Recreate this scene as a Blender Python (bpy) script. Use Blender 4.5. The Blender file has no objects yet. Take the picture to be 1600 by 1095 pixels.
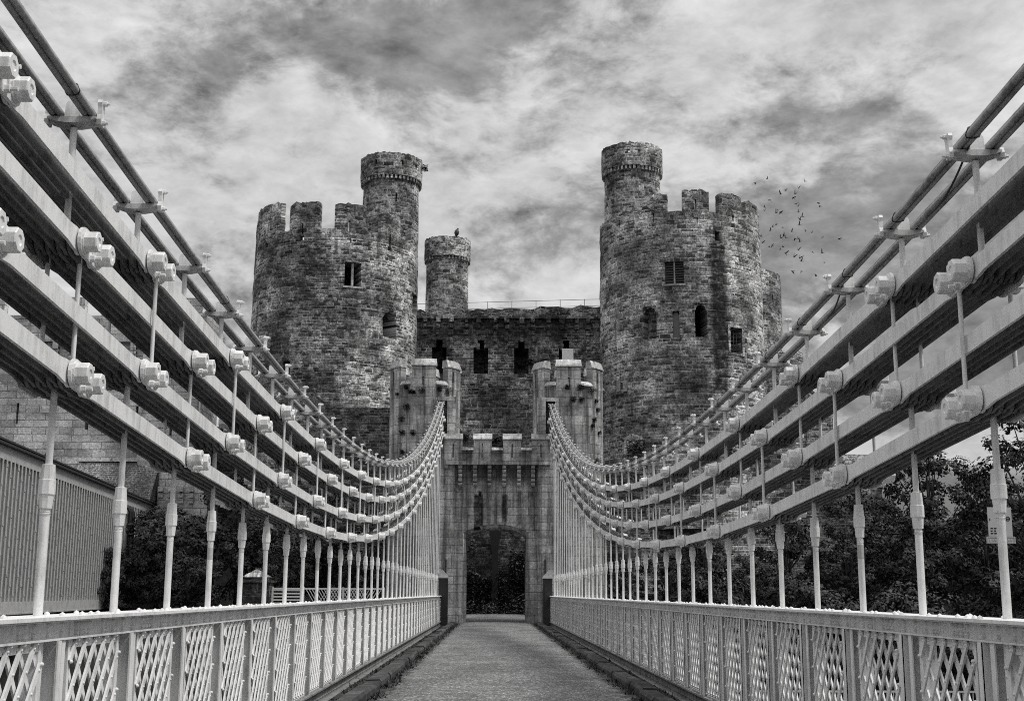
import bpy, bmesh, math, random
from mathutils import Vector, Matrix, noise
R = math.radians
S = bpy.context.scene
COL = S.collection

# ------------------------------------------------------------------ camera
EYE = 1.62
pitch, yaw, roll = 0.192, 0.0159, 0.0038
f0 = Vector((math.sin(yaw)*math.cos(pitch), math.cos(yaw)*math.cos(pitch), math.sin(pitch)))
r0 = Vector((math.cos(yaw), -math.sin(yaw), 0))
u0 = r0.cross(f0)
rv = math.cos(roll)*r0 + math.sin(roll)*u0
uv_ = math.cos(roll)*u0 - math.sin(roll)*r0
cam = bpy.data.cameras.new("camera")
camo = bpy.data.objects.new("camera", cam); COL.objects.link(camo)
camo.matrix_world = Matrix(((rv.x, uv_.x, -f0.x, -0.25), (rv.y, uv_.y, -f0.y, 0), (rv.z, uv_.z, -f0.z, EYE), (0, 0, 0, 1)))
cam.sensor_width = 36; cam.sensor_fit = 'HORIZONTAL'; cam.lens = 36*1950/1600
cam.clip_start = 0.05; cam.clip_end = 6000
S.camera = camo

# ------------------------------------------------------------------ node helpers
class NT:
    def __init__(s, tree):
        s.t = tree; s.n = tree.nodes; s.l = tree.links
    def new(s, typ, **kw):
        n = s.n.new(typ)
        for k, v in kw.items(): setattr(n, k, v)
        return n
    def put(s, sock, v):
        if isinstance(v, bpy.types.NodeSocket): s.l.new(v, sock)
        elif isinstance(v, (int, float)) and sock.type == 'RGBA': sock.default_value = (v, v, v, 1)
        elif isinstance(v, (int, float)) and sock.type == 'VECTOR': sock.default_value = (v, v, v)
        else: sock.default_value = v
    def math(s, op, a, b=0.0, c=None, clamp=False):
        n = s.new('ShaderNodeMath', operation=op, use_clamp=clamp)
        s.put(n.inputs[0], a); s.put(n.inputs[1], b)
        if c is not None: s.put(n.inputs[2], c)
        return n.outputs[0]
    def vmath(s, op, a, b=(0, 0, 0)):
        n = s.new('ShaderNodeVectorMath', operation=op)
        s.put(n.inputs[0], a)
        if op == 'SCALE': s.put(n.inputs['Scale'], b)
        else: s.put(n.inputs[1], b)
        return n.outputs[0]
    def noise(s, vec, scale, detail=4, rough=.55, dist=0.0, col=False):
        n = s.new('ShaderNodeTexNoise'); s.put(n.inputs['Vector'], vec)
        n.inputs['Scale'].default_value = scale; n.inputs['Detail'].default_value = detail
        n.inputs['Roughness'].default_value = rough; n.inputs['Distortion'].default_value = dist
        return n.outputs['Color' if col else 'Fac']
    def ramp(s, fac, lo, hi, a=0.0, b=1.0):
        n = s.new('ShaderNodeMapRange'); n.interpolation_type = 'SMOOTHSTEP'
        s.put(n.inputs[0], fac); n.inputs[1].default_value = lo; n.inputs[2].default_value = hi
        n.inputs[3].default_value = a; n.inputs[4].default_value = b
        return n.outputs[0]
    def mix(s, f, a, b, mode='MIX'):
        n = s.new('ShaderNodeMix', data_type='RGBA', blend_type=mode)
        s.put(n.inputs[0], f); s.put(n.inputs[6], a); s.put(n.inputs[7], b)
        return n.outputs[2]
    def mapping(s, vec, scale=(1, 1, 1), loc=(0, 0, 0), rot=(0, 0, 0)):
        n = s.new('ShaderNodeMapping'); s.put(n.inputs[0], vec)
        n.inputs['Location'].default_value = loc; n.inputs['Scale'].default_value = scale; n.inputs['Rotation'].default_value = rot
        return n.outputs[0]

# ------------------------------------------------------------------ sky and sun
SUN_EL, SUN_AZ = R(58), R(108)        # azimuth measured from +Y (straight ahead) towards +X (right)
world = bpy.data.worlds.new("World"); S.world = world; world.use_nodes = True
W = NT(world.node_tree)
bg = W.n['Background']
sky = W.new('ShaderNodeTexSky', sky_type='NISHITA', sun_disc=False, sun_elevation=SUN_EL, sun_rotation=SUN_AZ, air_density=1.0, dust_density=4.0)
bw = W.new('ShaderNodeRGBToBW'); W.l.new(sky.outputs[0], bw.inputs[0])
tc = W.new('ShaderNodeTexCoord'); d = tc.outputs['Generated']
sep = W.new('ShaderNodeSeparateXYZ'); W.l.new(d, sep.inputs[0])
zz = W.math('MAXIMUM', sep.outputs[2], 0.0)
cp = W.mapping(d, (1, 1, 1.55))        # cloud field over the sky dome, flattened a little towards the horizon
warp = W.vmath('SCALE', W.vmath('SUBTRACT', W.noise(cp, 5.0, 4, .55, col=True), (.5, .5, .5)), .06)
cpw = W.vmath('ADD', cp, warp)
big = W.noise(W.mapping(cpw, (1, 1, 1), (3.1, 1.7, .4)), 3.6, 10, .64)
mid = W.noise(W.mapping(cpw, (1.0, 1.0, 1.2), (7.7, 4.2, 2), (0, .5, 0)), 9.0, 10, .65)
fin = W.noise(W.mapping(cpw, (1, 1, 1.3), (2.2, 9.1, 5), (0, -.5, 0)), 24.0, 7, .62)
c = W.math('ADD', W.math('MULTIPLY', big, .66), W.math('MULTIPLY', mid, .34))
# large banks of thicker (darker) and thinner (brighter) cloud at fixed bearings
def bank(az, el, wid, hei, amt):
    global c
    az, el = R(az), R(el)
    dv = Vector((math.sin(az)*math.cos(el), math.cos(az)*math.cos(el), math.sin(el)))
    rt = Vector((math.cos(az), -math.sin(az), 0)); up = rt.cross(dv)
    dd = W.vmath('ADD', d, W.vmath('SCALE', warp, .35))
    df = W.vmath('SUBTRACT', dd, dv)
    def dot(v):
        n = W.new('ShaderNodeVectorMath', operation='DOT_PRODUCT'); W.put(n.inputs[0], df); n.inputs[1].default_value = v
        return n.outputs['Value']
    a = W.math('MULTIPLY', dot(rt/R(wid)), 1.0); b = W.math('MULTIPLY', dot(up/R(hei)), 1.0)
    r2 = W.math('ADD', W.math('MULTIPLY', a, a), W.math('MULTIPLY', b, b))
    g = W.math('POWER', 2.718, W.math('MULTIPLY', r2, -1.0))
    c = W.math('ADD', c, W.math('MULTIPLY', g, amt))
BANKS = [(-10, 21.5, 5, 4.5, .075), (-2.5, 25.5, 5, 2.6, -.09), (-15, 25, 5, 3, -.06), (1, 20.3, 5, 3, .07), (15, 25.3, 6, 3, .075), (7, 23.5, 4, 2.5, .05),
         (13.8, 15.8, 3.5, 2.4, -.11), (2.6, 15.2, 3.2, 1.6, -.08), (-4.5, 16.5, 3, 2, .07), (18.5, 19.5, 4, 2.5, -.045), (-18, 15, 4, 5, .12), (20, 10.5, 5, 3, -.09), (20, 5, 6, 3, .08), (-14.5, 18.5, 2.5, 1.3, -.05), (9, 19, 4, 3, .05)]
for b_ in BANKS: bank(*b_)
lit = W.ramp(c, .44, .545)             # 0 inside a dark cloud body, 1 in the thin bright breaks; fairly crisp edges
hi = W.math('ADD', 4.75, W.math('MULTIPLY', W.math('SUBTRACT', W.math('ADD', W.math('MULTIPLY', mid, .5), W.math('MULTIPLY', fin, .5)), .5), 9.0))
lo = W.math('ADD', 2.3, W.math('MULTIPLY', W.math('SUBTRACT', W.math('ADD', W.math('MULTIPLY', mid, .6), W.math('MULTIPLY', fin, .4)), .5), 9.0))
cl = W.math('MAXIMUM', W.math('ADD', W.math('MULTIPLY', hi, lit), W.math('MULTIPLY', lo, W.math('SUBTRACT', 1.0, lit))), .7)   # same units as the sky texture
cl = W.math('MINIMUM', cl, 7.0)
zen = W.math('MULTIPLY', W.ramp(sep.outputs[2], .44, .95, 1.0, 2.9), W.ramp(sep.outputs[2], .0, .14, .55, 1.0))   # overcast: brighter overhead, duller low down
cl = W.math('MULTIPLY', cl, zen)
full = W.math('ADD', W.math('MULTIPLY', cl, .93), W.math('MULTIPLY', bw.outputs[0], .05))
ground = W.ramp(sep.outputs[2], -.06, .0, 0.0, 1.0)
full = W.math('MULTIPLY', full, W.math('ADD', W.math('MULTIPLY', ground, .93), .07))
W.put(bg.inputs[0], full)
bg.inputs[1].default_value = 0.095

sun = bpy.data.lights.new("sun", 'SUN'); sun.energy = 1.6; sun.angle = R(12); sun.color = (1, .985, .96)
suno = bpy.data.objects.new("sun", sun); COL.objects.link(suno)
sd = Vector((math.sin(SUN_AZ)*math.cos(SUN_EL), math.cos(SUN_AZ)*math.cos(SUN_EL), math.sin(SUN_EL)))
suno.rotation_euler = sd.to_track_quat('Z', 'Y').to_euler(); suno.location = sd*60
S.view_settings.view_transform = 'Standard'; S.view_settings.look = 'None'
S.view_settings.exposure = 0.52; S.view_settings.gamma = 1.0
S.cycles.max_bounces = 5; S.cycles.diffuse_bounces = 2; S.cycles.use_denoising = False; S.cycles.filter_width = 1.0

# ------------------------------------------------------------------ mesh builder
class MB:
    def __init__(s): s.v = []; s.f = []; s.u = {}; s.sm = set()
    def quadv(s, *pts):
        i = len(s.v); s.v += [tuple(p) for p in pts]; s.f.append(tuple(range(i, i+len(pts))))
    def box(s, x0, x1, y0, y1, z0, z1, M=None):
        i = len(s.v)
        P = [(x, y, z) for z in (z0, z1) for y in (y0, y1) for x in (x0, x1)]
        if M: P = [tuple(M @ Vector(p)) for p in P]
        s.v += P
        s.f += [(i, i+2, i+3, i+1), (i+4, i+5, i+7, i+6), (i, i+1, i+5, i+4), (i+2, i+6, i+7, i+3), (i, i+4, i+6, i+2), (i+1, i+3, i+7, i+5)]
    def prism(s, prof, a, b, axis='x', M=None):
        """closed 2-D profile swept along an axis: x -> prof is (y,z); y -> (x,z); z -> (x,y)"""
        def P(p, t):
            q = {'x': (t, p[0], p[1]), 'y': (p[0], t, p[1]), 'z': (p[0], p[1], t)}[axis]
            return tuple(M @ Vector(q)) if M else q
        n = len(prof); i = len(s.v)
        s.v += [P(p, a) for p in prof] + [P(p, b) for p in prof]
        for k in range(n):
            k2 = (k+1) % n; s.f.append((i+k, i+k2, i+n+k2, i+n+k))
        s.f.append(tuple(range(i+n-1, i-1, -1))); s.f.append(tuple(range(i+n, i+2*n)))
    def tube(s, path, r, n=8, cap=True, smooth=True):
        path = [Vector(p) for p in path]; i0 = len(s.v); m = len(path)
        for k, p in enumerate(path):
            t = (path[min(k+1, m-1)] - path[max(k-1, 0)]).normalized()
            a = t.cross(Vector((0, 0, 1)) if abs(t.z) < .9 else Vector((0, 1, 0))).normalized(); b = t.cross(a)
            rr = r[k] if isinstance(r, (list, tuple)) else r
            for j in range(n):
                g = 2*math.pi*(j+.5)/n; s.v.append(tuple(p + rr*(math.cos(g)*a + math.sin(g)*b)))
        for k in range(m-1):
            for j in range(n):
                if smooth: s.sm.add(len(s.f))
                j2 = (j+1) % n
                s.f.append((i0+k*n+j, i0+k*n+j2, i0+(k+1)*n+j2, i0+(k+1)*n+j))
        if cap:
            s.f.append(tuple(i0+j for j in range(n-1, -1, -1))); s.f.append(tuple(i0+(m-1)*n+j for j in range(n)))
    def dome(s, c, r, ax, n=6, h=.75):
        """rivet / dome nut: c base centre, ax outward direction"""
        c = Vector(c); ax = Vector(ax).normalized()
        a = ax.cross(Vector((0, 0, 1)) if abs(ax.z) < .9 else Vector((0, 1, 0))).normalized(); b = ax.cross(a)
        i = len(s.v)
        for (q, z) in ((1, 0), (.8, .55*h)):
            for j in range(n):
                g = 2*math.pi*j/n; s.v.append(tuple(c + r*q*(math.cos(g)*a+math.sin(g)*b) + ax*r*z))
        s.v.append(tuple(c + ax*r*h))
        for j in range(n):
            j2 = (j+1) % n
            s.sm.add(len(s.f)); s.f.append((i+j, i+j2, i+n+j2, i+n+j)); s.sm.add(len(s.f)); s.f.append((i+n+j, i+n+j2, i+2*n))
    def build(s, name, mat, parent=None, off=(0, 0, 0), uv='box', recalc=True):
        o = Vector(off)
        me = bpy.data.meshes.new(name)
        me.from_pydata([tuple(Vector(p)-o) for p in s.v], [], s.f)
        if s.sm:
            for k in s.sm: me.polygons[k].use_smooth = True
        if recalc:
            bm = bmesh.new(); bm.from_mesh(me); bmesh.ops.recalc_face_normals(bm, faces=bm.faces); bm.to_mesh(me); bm.free()
        lay = me.uv_layers.new(name='UVMap').data
        for p in me.polygons:
            n = p.normal
            for li in p.loop_indices:
                vi = me.loops[li].vertex_index
                if vi in s.u: lay[li].uv = s.u[vi]; continue
                co = me.vertices[vi].co + o
                if abs(n.z) > .7: lay[li].uv = (co.x, co.y)
                elif abs(n.x) > abs(n.y): lay[li].uv = (co.y, co.z)
                else: lay[li].uv = (co.x, co.z)
        me.materials.append(mat)
        ob = bpy.data.objects.new(name, me); COL.objects.link(ob)
        if parent: ob.parent = parent
        else: ob.location = o
        return ob

def tag(o, label, cat, group=None):
    o['label'] = label; o['category'] = cat
    if group: o['group'] = group
    return o
def thing(name, loc, label, cat, group=None):
    o = bpy.data.objects.new(name, None); COL.objects.link(o); o.location = loc; o.empty_display_size = .1
    return tag(o, label, cat, group)
def struct(o, kind='structure'):
    o['kind'] = kind; return o
def inst(src, parent, M=None):
    o = src.copy(); COL.objects.link(o); o.parent = parent
    if M is not None: o.matrix_local = M
    return o
ORD = ['first', 'second', 'third', 'fourth', 'fifth', 'sixth', 'seventh', 'eighth', 'ninth', 'tenth', 'eleventh', 'twelfth']
def ordn(n):
    if n < 12: return ORD[n]
    k = n+1; return '%d%s' % (k, 'th' if 10 <= k % 100 <= 20 else {1: 'st', 2: 'nd', 3: 'rd'}.get(k % 10, 'th'))

# ------------------------------------------------------------------ materials
def newmat(name):
    m = bpy.data.materials.new(name); m.use_nodes = True
    t = NT(m.node_tree); b = t.n['Principled BSDF']
    b.inputs['Specular IOR Level'].default_value = .3
    return m, t, b
def bump(t, b, h, strength, dist):
    n = t.new('ShaderNodeBump'); n.inputs['Strength'].default_value = strength; n.inputs['Distance'].default_value = dist
    t.put(n.inputs['Height'], h); t.l.new(n.outputs[0], b.inputs['Normal'])

def paint(name, base, dirt, amount, rough=.5, chip=0.0):
    m, t, b = newmat(name)
    g = t.new('ShaderNodeNewGeometry').outputs['Position']
    n1 = t.noise(g, 2.6, 7, .7); n2 = t.noise(t.mapping(g, (14, 9, 1.4)), 1.6, 6, .68); n3 = t.noise(g, 38, 4, .7)
    f = t.ramp(t.math('ADD', t.math('MULTIPLY', n1, .5), t.math('MULTIPLY', n2, .5)), .44, .68)
    colr = t.mix(t.math('MULTIPLY', f, amount), base, dirt)
    colr = t.mix(t.ramp(n3, .55, .8, 0, .35), colr, t.mix(.5, colr, dirt))
    if chip:
        n4 = t.noise(t.mapping(g, (1, 1, .6)), 17, 6, .75)
        colr = t.mix(t.math('MULTIPLY', t.ramp(n4, .64, .69), chip), colr, .05)
    t.put(b.inputs['Base Color'], colr); b.inputs['Roughness'].default_value = rough
    bump(t, b, t.math('ADD', n3, t.math('MULTIPLY', n1, .6)), .25, .004)
    return m

def masonry(name, bw_, bh, mortar, cols, mcol, kind='brick', warp_=.06, stain_shade=(), blotch=(.45, .8, .6), streak=(.55, .8, .0), bumpd=.05, vor=(.5, .25), lost=.15, grow=(.58, .70), flk=1.0):
    """walling by UV in metres: courses or random rubble, mortar, blotches, run-down streaks, and named stains (u0,u1,v0,v1,amount)"""
    m, t, b = newmat(name)
    uv = t.new('ShaderNodeUVMap').outputs[0]
    w = t.vmath('SCALE', t.vmath('SUBTRACT', t.noise(uv, .8, 5, .62, col=True), (.5, .5, .5)), warp_*5)
    w2 = t.vmath('SCALE', t.vmath('SUBTRACT', t.noise(uv, 4.5, 3, .6, col=True), (.5, .5, .5)), warp_*1.3)
    uw = t.vmath('ADD', uv, t.vmath('ADD', t.vmath('MULTIPLY', w, (1, .45, 0)), t.vmath('MULTIPLY', w2, (1, .8, 0))))
    if kind == 'brick':
        br = t.new('ShaderNodeTexBrick'); t.l.new(uw, br.inputs['Vector'])
        br.inputs['Scale'].default_value = 1.0; br.inputs['Mortar Size'].default_value = mortar; br.inputs['Mortar Smooth'].default_value = .4
        br.inputs['Bias'].default_value = 0; br.inputs['Brick Width'].default_value = bw_; br.inputs['Row Height'].default_value = bh
        br.inputs['Color1'].default_value = (0, 0, 0, 1); br.inputs['Color2'].default_value = (1, 1, 1, 1); br.inputs['Mortar'].default_value = (.5, .5, .5, 1)
        br.offset_frequency = 2; br.offset = .43; br.squash = .72; br.squash_frequency = 3
        bf, bc = br.outputs['Fac'], br.outputs['Color']
    if kind in ('rubble', 'mixed'):
        # courses of uneven height cut into stones of uneven length
        sx_ = t.new('ShaderNodeSeparateXYZ'); t.l.new(uw, sx_.inputs[0])
        szm = t.math('GREATER_THAN', t.noise(t.mapping(uv, (.5, 1.1, 1), (3, 5, 0)), .55, 2, .5), .53)
        n1 = t.new('ShaderNodeTexNoise', noise_dimensions='1D'); n1.inputs['Scale'].default_value = 1.7; n1.inputs['Detail'].default_value = 2; t.l.new(sx_.outputs[1], n1.inputs['W'])
        vv = t.math('ADD', sx_.outputs[1], t.math('MULTIPLY', n1.outputs['Fac'], vor[1]*1.5))
        cw = t.math('ADD', vor[0], t.math('MULTIPLY', szm, vor[0]*.55)); chh = t.math('ADD', vor[1], t.math('MULTIPLY', szm, vor[1]*.5))
        row = t.math('DIVIDE', vv, chh); rf = t.math('FRACT', row); ri = t.math('FLOOR', row)
        wcoord = t.math('ADD', t.math('DIVIDE', sx_.outputs[0], cw), t.math('MULTIPLY', ri, 37.31))
        va = t.new('ShaderNodeTexVoronoi', voronoi_dimensions='1D', feature='F1'); vb = t.new('ShaderNodeTexVoronoi', voronoi_dimensions='1D', feature='DISTANCE_TO_EDGE')
        for v in (va, vb): t.l.new(wcoord, v.inputs['W']); v.inputs['Scale'].default_value = 1.0; v.inputs['Randomness'].default_value = .9
        hj = t.math('MULTIPLY', t.math('MINIMUM', rf, t.math('SUBTRACT', 1.0, rf)), chh)
        vj = t.math('MULTIPLY', vb.outputs['Distance'], cw)
        mf = t.ramp(t.math('MINIMUM', hj, vj), mortar*.35, mortar*1.3, 1, 0)
        sp_ = t.new('ShaderNodeSeparateColor'); t.l.new(va.outputs['Color'], sp_.inputs[0]); sc = sp_.outputs[0]
    else: mf, sc = bf, bc
    mfn = t.math('MULTIPLY', mf, t.ramp(t.noise(uv, .9, 5, .72), .40, .60, lost, 1.0))      # pointing lost in places
    st = t.mix(sc, cols[0], cols[1])
    grain = t.noise(uv, 9, 5, .72)
    st = t.mix(1.0, st, t.ramp(grain, .3, .7, 1-.65*flk, 1+.6*flk), 'MULTIPLY')
    fleck = t.noise(uv, 5.0, 4, .75)
    st = t.mix(1.0, st, t.ramp(fleck, .34, .66, 1-.55*flk, 1+.6*flk), 'MULTIPLY')
    colr = t.mix(mfn, st, t.mix(1.0, mcol, t.ramp(fleck, .3, .7, 1-.5*flk, 1+.3*flk), 'MULTIPLY'))
    bl = t.noise(uv, .35, 5, .68)
    colr = t.mix(1.0, colr, t.ramp(bl, blotch[0]-.10, blotch[1]-.14, blotch[2], 1.5), 'MULTIPLY')
    colr = t.mix(1.0, colr, t.ramp(t.noise(t.mapping(uv, (1, .7, 1), (4, 9, 0)), .16, 4, .6), .38, .62, 1-.5*flk, 1+.35*flk), 'MULTIPLY')
    lich = t.noise(uv, 2.6, 4, .7)
    colr = t.mix(t.ramp(lich, .62, .74, 0, .5*flk), colr, mcol)                                # pale lichen
    drk = t.noise(t.mapping(uv, (1, .8, 1), (13, 7, 0)), 1.7, 5, .7)
    colr = t.mix(t.ramp(drk, grow[0], grow[1], 0, .8), colr, .025)                                # black growth
    if streak[2] > 0:
        sk = t.noise(t.mapping(uv, (2.2, .12, 1)), 1.0, 6, .7)
        colr = t.mix(t.math('MULTIPLY', t.ramp(sk, streak[0], streak[1]), streak[2]), colr, .035)
    if stain_shade:
        sx = t.new('ShaderNodeSeparateXYZ'); t.l.new(uv, sx.inputs[0])
        nz = t.math('MULTIPLY', t.math('SUBTRACT', t.noise(uv, 1.3, 6, .7), .5), 1.0)
        acc = None
        for (a0, a1, b0, b1, amt, soft) in stain_shade:
            u = t.math('ADD', sx.outputs[0], t.math('MULTIPLY', nz, soft*2.2)); v = t.math('ADD', sx.outputs[1], t.math('MULTIPLY', nz, soft*5))
            k = t.math('MULTIPLY', t.ramp(u, a0-soft, a0+soft), t.ramp(u, a1-soft, a1+soft, 1, 0))
            k = t.math('MULTIPLY', k, t.math('MULTIPLY', t.ramp(v, b0-soft*2, b0+soft*2), t.ramp(v, b1-soft*2, b1+soft*2, 1, 0)))
            k = t.math('MULTIPLY', k, t.math('MULTIPLY', t.ramp(t.noise(uv, 2.2, 5, .7), .25, .6, .45, 1), amt))
            acc = k if acc is None else t.math('MAXIMUM', acc, k)
        colr = t.mix(acc, colr, .012)
    t.put(b.inputs['Base Color'], colr); b.inputs['Roughness'].default_value = .9; b.inputs['Specular IOR Level'].default_value = .12
    h = t.math('ADD', t.math('MULTIPLY', t.math('SUBTRACT', 1.0, mf), .6), t.math('MULTIPLY', grain, .6))
    bump(t, b, h, .7, bumpd)
    return m

M = {}
M['white'] = paint('white paint', .82, .24, .55, .46, .4)
M['whitedark'] = paint('darker white paint', .62, .16, .75, .6, .6)  # darker coat for the saddles under the clamps
M['bar'] = paint('grimy shade-dark eyebar paint', .17, .03, .95, .6, .7)  # grime, plus the chains' underside shade put into the colour of inner bars and plates
M['cable'] = paint('cable paint', .40, .10, .85, .55, .5)
M['grime'] = paint('rusty grimy paint', .26, .02, 1.0, .7, .95)
M['tube'] = paint('tube plating', .50, .20, .7, .5)
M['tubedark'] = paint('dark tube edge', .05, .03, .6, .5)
M['black'] = paint('black paint', .03, .015, .5, .5)
M['gapdark'] = paint('black of slit shade and chute', .02, .01, .5, .9)
M['pale'] = masonry('pale cap stone', 1.1, .6, .012, (.50, .62), .35, warp_=.02, streak=(.55, .85, .4), bumpd=.015, flk=.4)
gst = [(-1.22, -.72, 5.0, 7.0, 1., .05), (-.98, -.80, 5.4, 7.2, 1, .03), (.33, .62, 5.5, 7.0, .9, .05), (-.12, .08, 5.3, 6.9, .6, .05), (1.2, 1.42, 5.3, 7.2, .55, .06),
       (2.05, 2.2, 5, 7.2, .6, .05), (-.35, .4, 8.6, 9.4, .75, .12), (1.0, 1.9, 8.8, 9.4, .45, .1), (-1.9, -1.3, 8.7, 9.4, .6, .1), (1.9, 2.3, 6.8, 8.6, .7, .15), (-2.3, -1.6, 7.2, 8.6, .5, .2), (-1.6, 2.0, 7.7, 8.6, .6, .1)]
M['gate'] = masonry('gate ashlar', 1.15, .42, .016, (.31, .47), .12, warp_=.012, streak=(.43, .62, .7), stain_shade=gst, bumpd=.03, blotch=(.4, .75, .6), lost=.45, grow=(.6, .74), flk=.35)
M['gatetur'] = masonry('turret ashlar', 1.25, .52, .016, (.31, .47), .12, warp_=.012, streak=(.42, .60, .75), bumpd=.03, blotch=(.4, .75, .6), lost=.45, grow=(.6, .74), flk=.35)
M['corbel'] = masonry('corbel stone', .6, .25, .012, (.40, .52), .15, warp_=.02, bumpd=.015, flk=.4)
M['castleL'] = masonry('castle rubble of the west tower', .62, .25, .026, (.055, .42), .66, 'mixed', .06, vor=(.46, .20), blotch=(.44, .74, .35), grow=(.53, .65), streak=(.50, .72, .65), lost=.12,
                       stain_shade=[(-3.82, -2.42, 16, 24, 0.55, 0.5), (2.58, 3.18, 21.5, 27, 0.55, 0.3), (1.38, 2.38, 20.3, 22.6, 0.5, 0.3), (-5.22, -3.62, 15, 20, 0.5, 0.6)])
M['castleR'] = masonry('castle rubble of the east tower', .72, .27, .028, (.07, .44), .66, 'mixed', .05, vor=(.58, .235), blotch=(.42, .74, .42), grow=(.56, .68), streak=(.52, .74, .5), lost=.25,
                       stain_shade=[(1.22, 2.57, 15.3, 26.5, 0.95, 0.28), (-2.43, 1.07, 13.0, 19.0, 0.45, 0.6), (1.57, 2.27, 26.2, 27.6, 0.8, 0.2), (-4.93, -2.43, 12, 15, 0.35, 0.6)])
M['castle'] = masonry('castle rubble', .60, .25, .026, (.055, .40), .62, 'mixed', .06, vor=(.42, .20), blotch=(.42, .74, .4), grow=(.54, .66), streak=(.5, .72, .5), lost=.12)
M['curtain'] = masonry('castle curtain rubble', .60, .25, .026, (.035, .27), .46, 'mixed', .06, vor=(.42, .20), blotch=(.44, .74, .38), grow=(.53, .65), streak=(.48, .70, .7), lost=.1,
                       stain_shade=[(-7, 9, 20.3, 21.9, .55, .3), (-7, -4, 14, 21, .5, .5), (-4.5, -3.2, 13, 16, .4, .4), (-2.5, 2.6, 14.6, 15.2, .5, .3)])  # first patch is shade between the corbels, painted into the colour
M['rubdark'] = masonry('dark mossy rubble', .6, .24, .025, (.012, .10), .16, 'rubble', .07, vor=(.42, .21), blotch=(.4, .7, .4), grow=(.52, .64), lost=.05)
M['ashlar'] = masonry('pale railway ashlar', 1.45, .55, .030, (.30, .48), .12, warp_=.02, streak=(.58, .85, .5), bumpd=.05, blotch=(.38, .72, .6), lost=.5, grow=(.6, .7), flk=.45)
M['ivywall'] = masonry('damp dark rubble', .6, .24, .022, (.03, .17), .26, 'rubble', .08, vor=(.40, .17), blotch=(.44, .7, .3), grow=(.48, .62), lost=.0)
M['slate'] = masonry('slates', .30, .17, .022, (.10, .16), .45, warp_=.0, blotch=(.3, .9, .9), bumpd=.03)

def foliage(name, a, b_):
    m, t, b = newmat(name)
    g = t.new('ShaderNodeNewGeometry').outputs['Position']
    oi = t.new('ShaderNodeObjectInfo').outputs['Random']
    f = t.noise(g, 1.3, 4, .7); f2 = t.noise(g, 9, 2, .6)
    k = t.ramp(t.math('ADD', t.math('MULTIPLY', f, .5), t.math('MULTIPLY', f2, .5)), .36, .64)
    colr = t.mix(k, a, b_); colr = t.mix(1.0, colr, t.math('ADD', t.math('MULTIPLY', oi, .9), .5), 'MULTIPLY')
    colr = t.mix(1.0, colr, t.ramp(t.noise(g, .45, 3, .6), .38, .62, .45, 1.5), 'MULTIPLY')
    t.put(b.inputs['Base Color'], colr); b.inputs['Roughness'].default_value = .6; b.inputs['Specular IOR Level'].default_value = .25
    return m
M['leaf'] = foliage('dark leaves', .005, .042)
M['leaf2'] = foliage('mid leaves', .008, .060)
M['ivy'] = foliage('ivy leaves', .015, .10)
M['grass'] = foliage('kerb weeds', .012, .06)
M['bark'] = paint('bark', .05, .02, .8, .9)
M['plant'] = foliage('wall plants', .010, .03)

def groundmat(name, a, b_, sc=3.0):
    m, t, b = newmat(name)
    g = t.new('ShaderNodeNewGeometry').outputs['Position']
    f = t.noise(g, sc, 6, .7); f2 = t.noise(g, sc*.15, 4, .6)
    t.put(b.inputs['Base Color'], t.mix(t.ramp(t.math('ADD', t.math('MULTIPLY', f, .6), t.math('MULTIPLY', f2, .4)), .38, .62), a, b_)); b.inputs['Roughness'].default_value = .95
    bump(t, b, f, .5, .1); return m
M['earth'] = groundmat('bank earth', .008, .03)
M['hill'] = groundmat('far hill', .16, .24, .02)
M['kerb'] = masonry('kerb stone', 1.4, .6, .01, (.05, .09), .03, warp_=.03, bumpd=.012, flk=.4)
M['gutter'] = groundmat('gutter dirt', .015, .06, 7)
def asphalt():
    m, t, b = newmat('worn asphalt')
    g = t.new('ShaderNodeNewGeometry').outputs['Position']
    sx = t.new('ShaderNodeSeparateXYZ'); t.l.new(g, sx.inputs[0])
    fine = t.noise(g, 42, 5, .8); chips = t.new('ShaderNodeTexVoronoi'); chips.inputs['Scale'].default_value = 38; t.l.new(g, chips.inputs['Vector'])
    midn = t.noise(g, 7, 5, .7); patch = t.noise(t.mapping(g, (.5, .22, 1)), 1.4, 4, .6); band = t.noise(t.mapping(g, (.12, 2.2, 1)), 1.0, 4, .6)
    colr = t.mix(t.ramp(fine, .36, .64), .032, .21)
    sp_ = t.new('ShaderNodeSeparateColor'); t.l.new(chips.outputs['Color'], sp_.inputs[0])
    colr = t.mix(t.ramp(sp_.outputs[0], .80, .95, 0, .7), colr, .55)
    colr = t.mix(1.0, colr, t.ramp(midn, .3, .7, .65, 1.35), 'MULTIPLY')
    colr = t.mix(1.0, colr, t.ramp(patch, .35, .65, .8, 1.2), 'MULTIPLY')
    colr = t.mix(1.0, colr, t.ramp(band, .35, .65, .88, 1.1), 'MULTIPLY')
    edge = t.math('ADD', t.math('ABSOLUTE', sx.outputs[0]), t.math('MULTIPLY', t.math('SUBTRACT', t.noise(t.mapping(g, (2, .9, 1)), 2.4, 5, .75), .5), 1.1))
    colr = t.mix(t.ramp(edge, 1.78, 2.02, 0, .85), colr, .02)                         # dirt and moss along the kerbs
    t.put(b.inputs['Base Color'], colr); b.inputs['Roughness'].default_value = .9
    bump(t, b, t.math('ADD', fine, t.math('MULTIPLY', midn, 1.0)), .8, .012); return m
M['road'] = asphalt()
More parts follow.
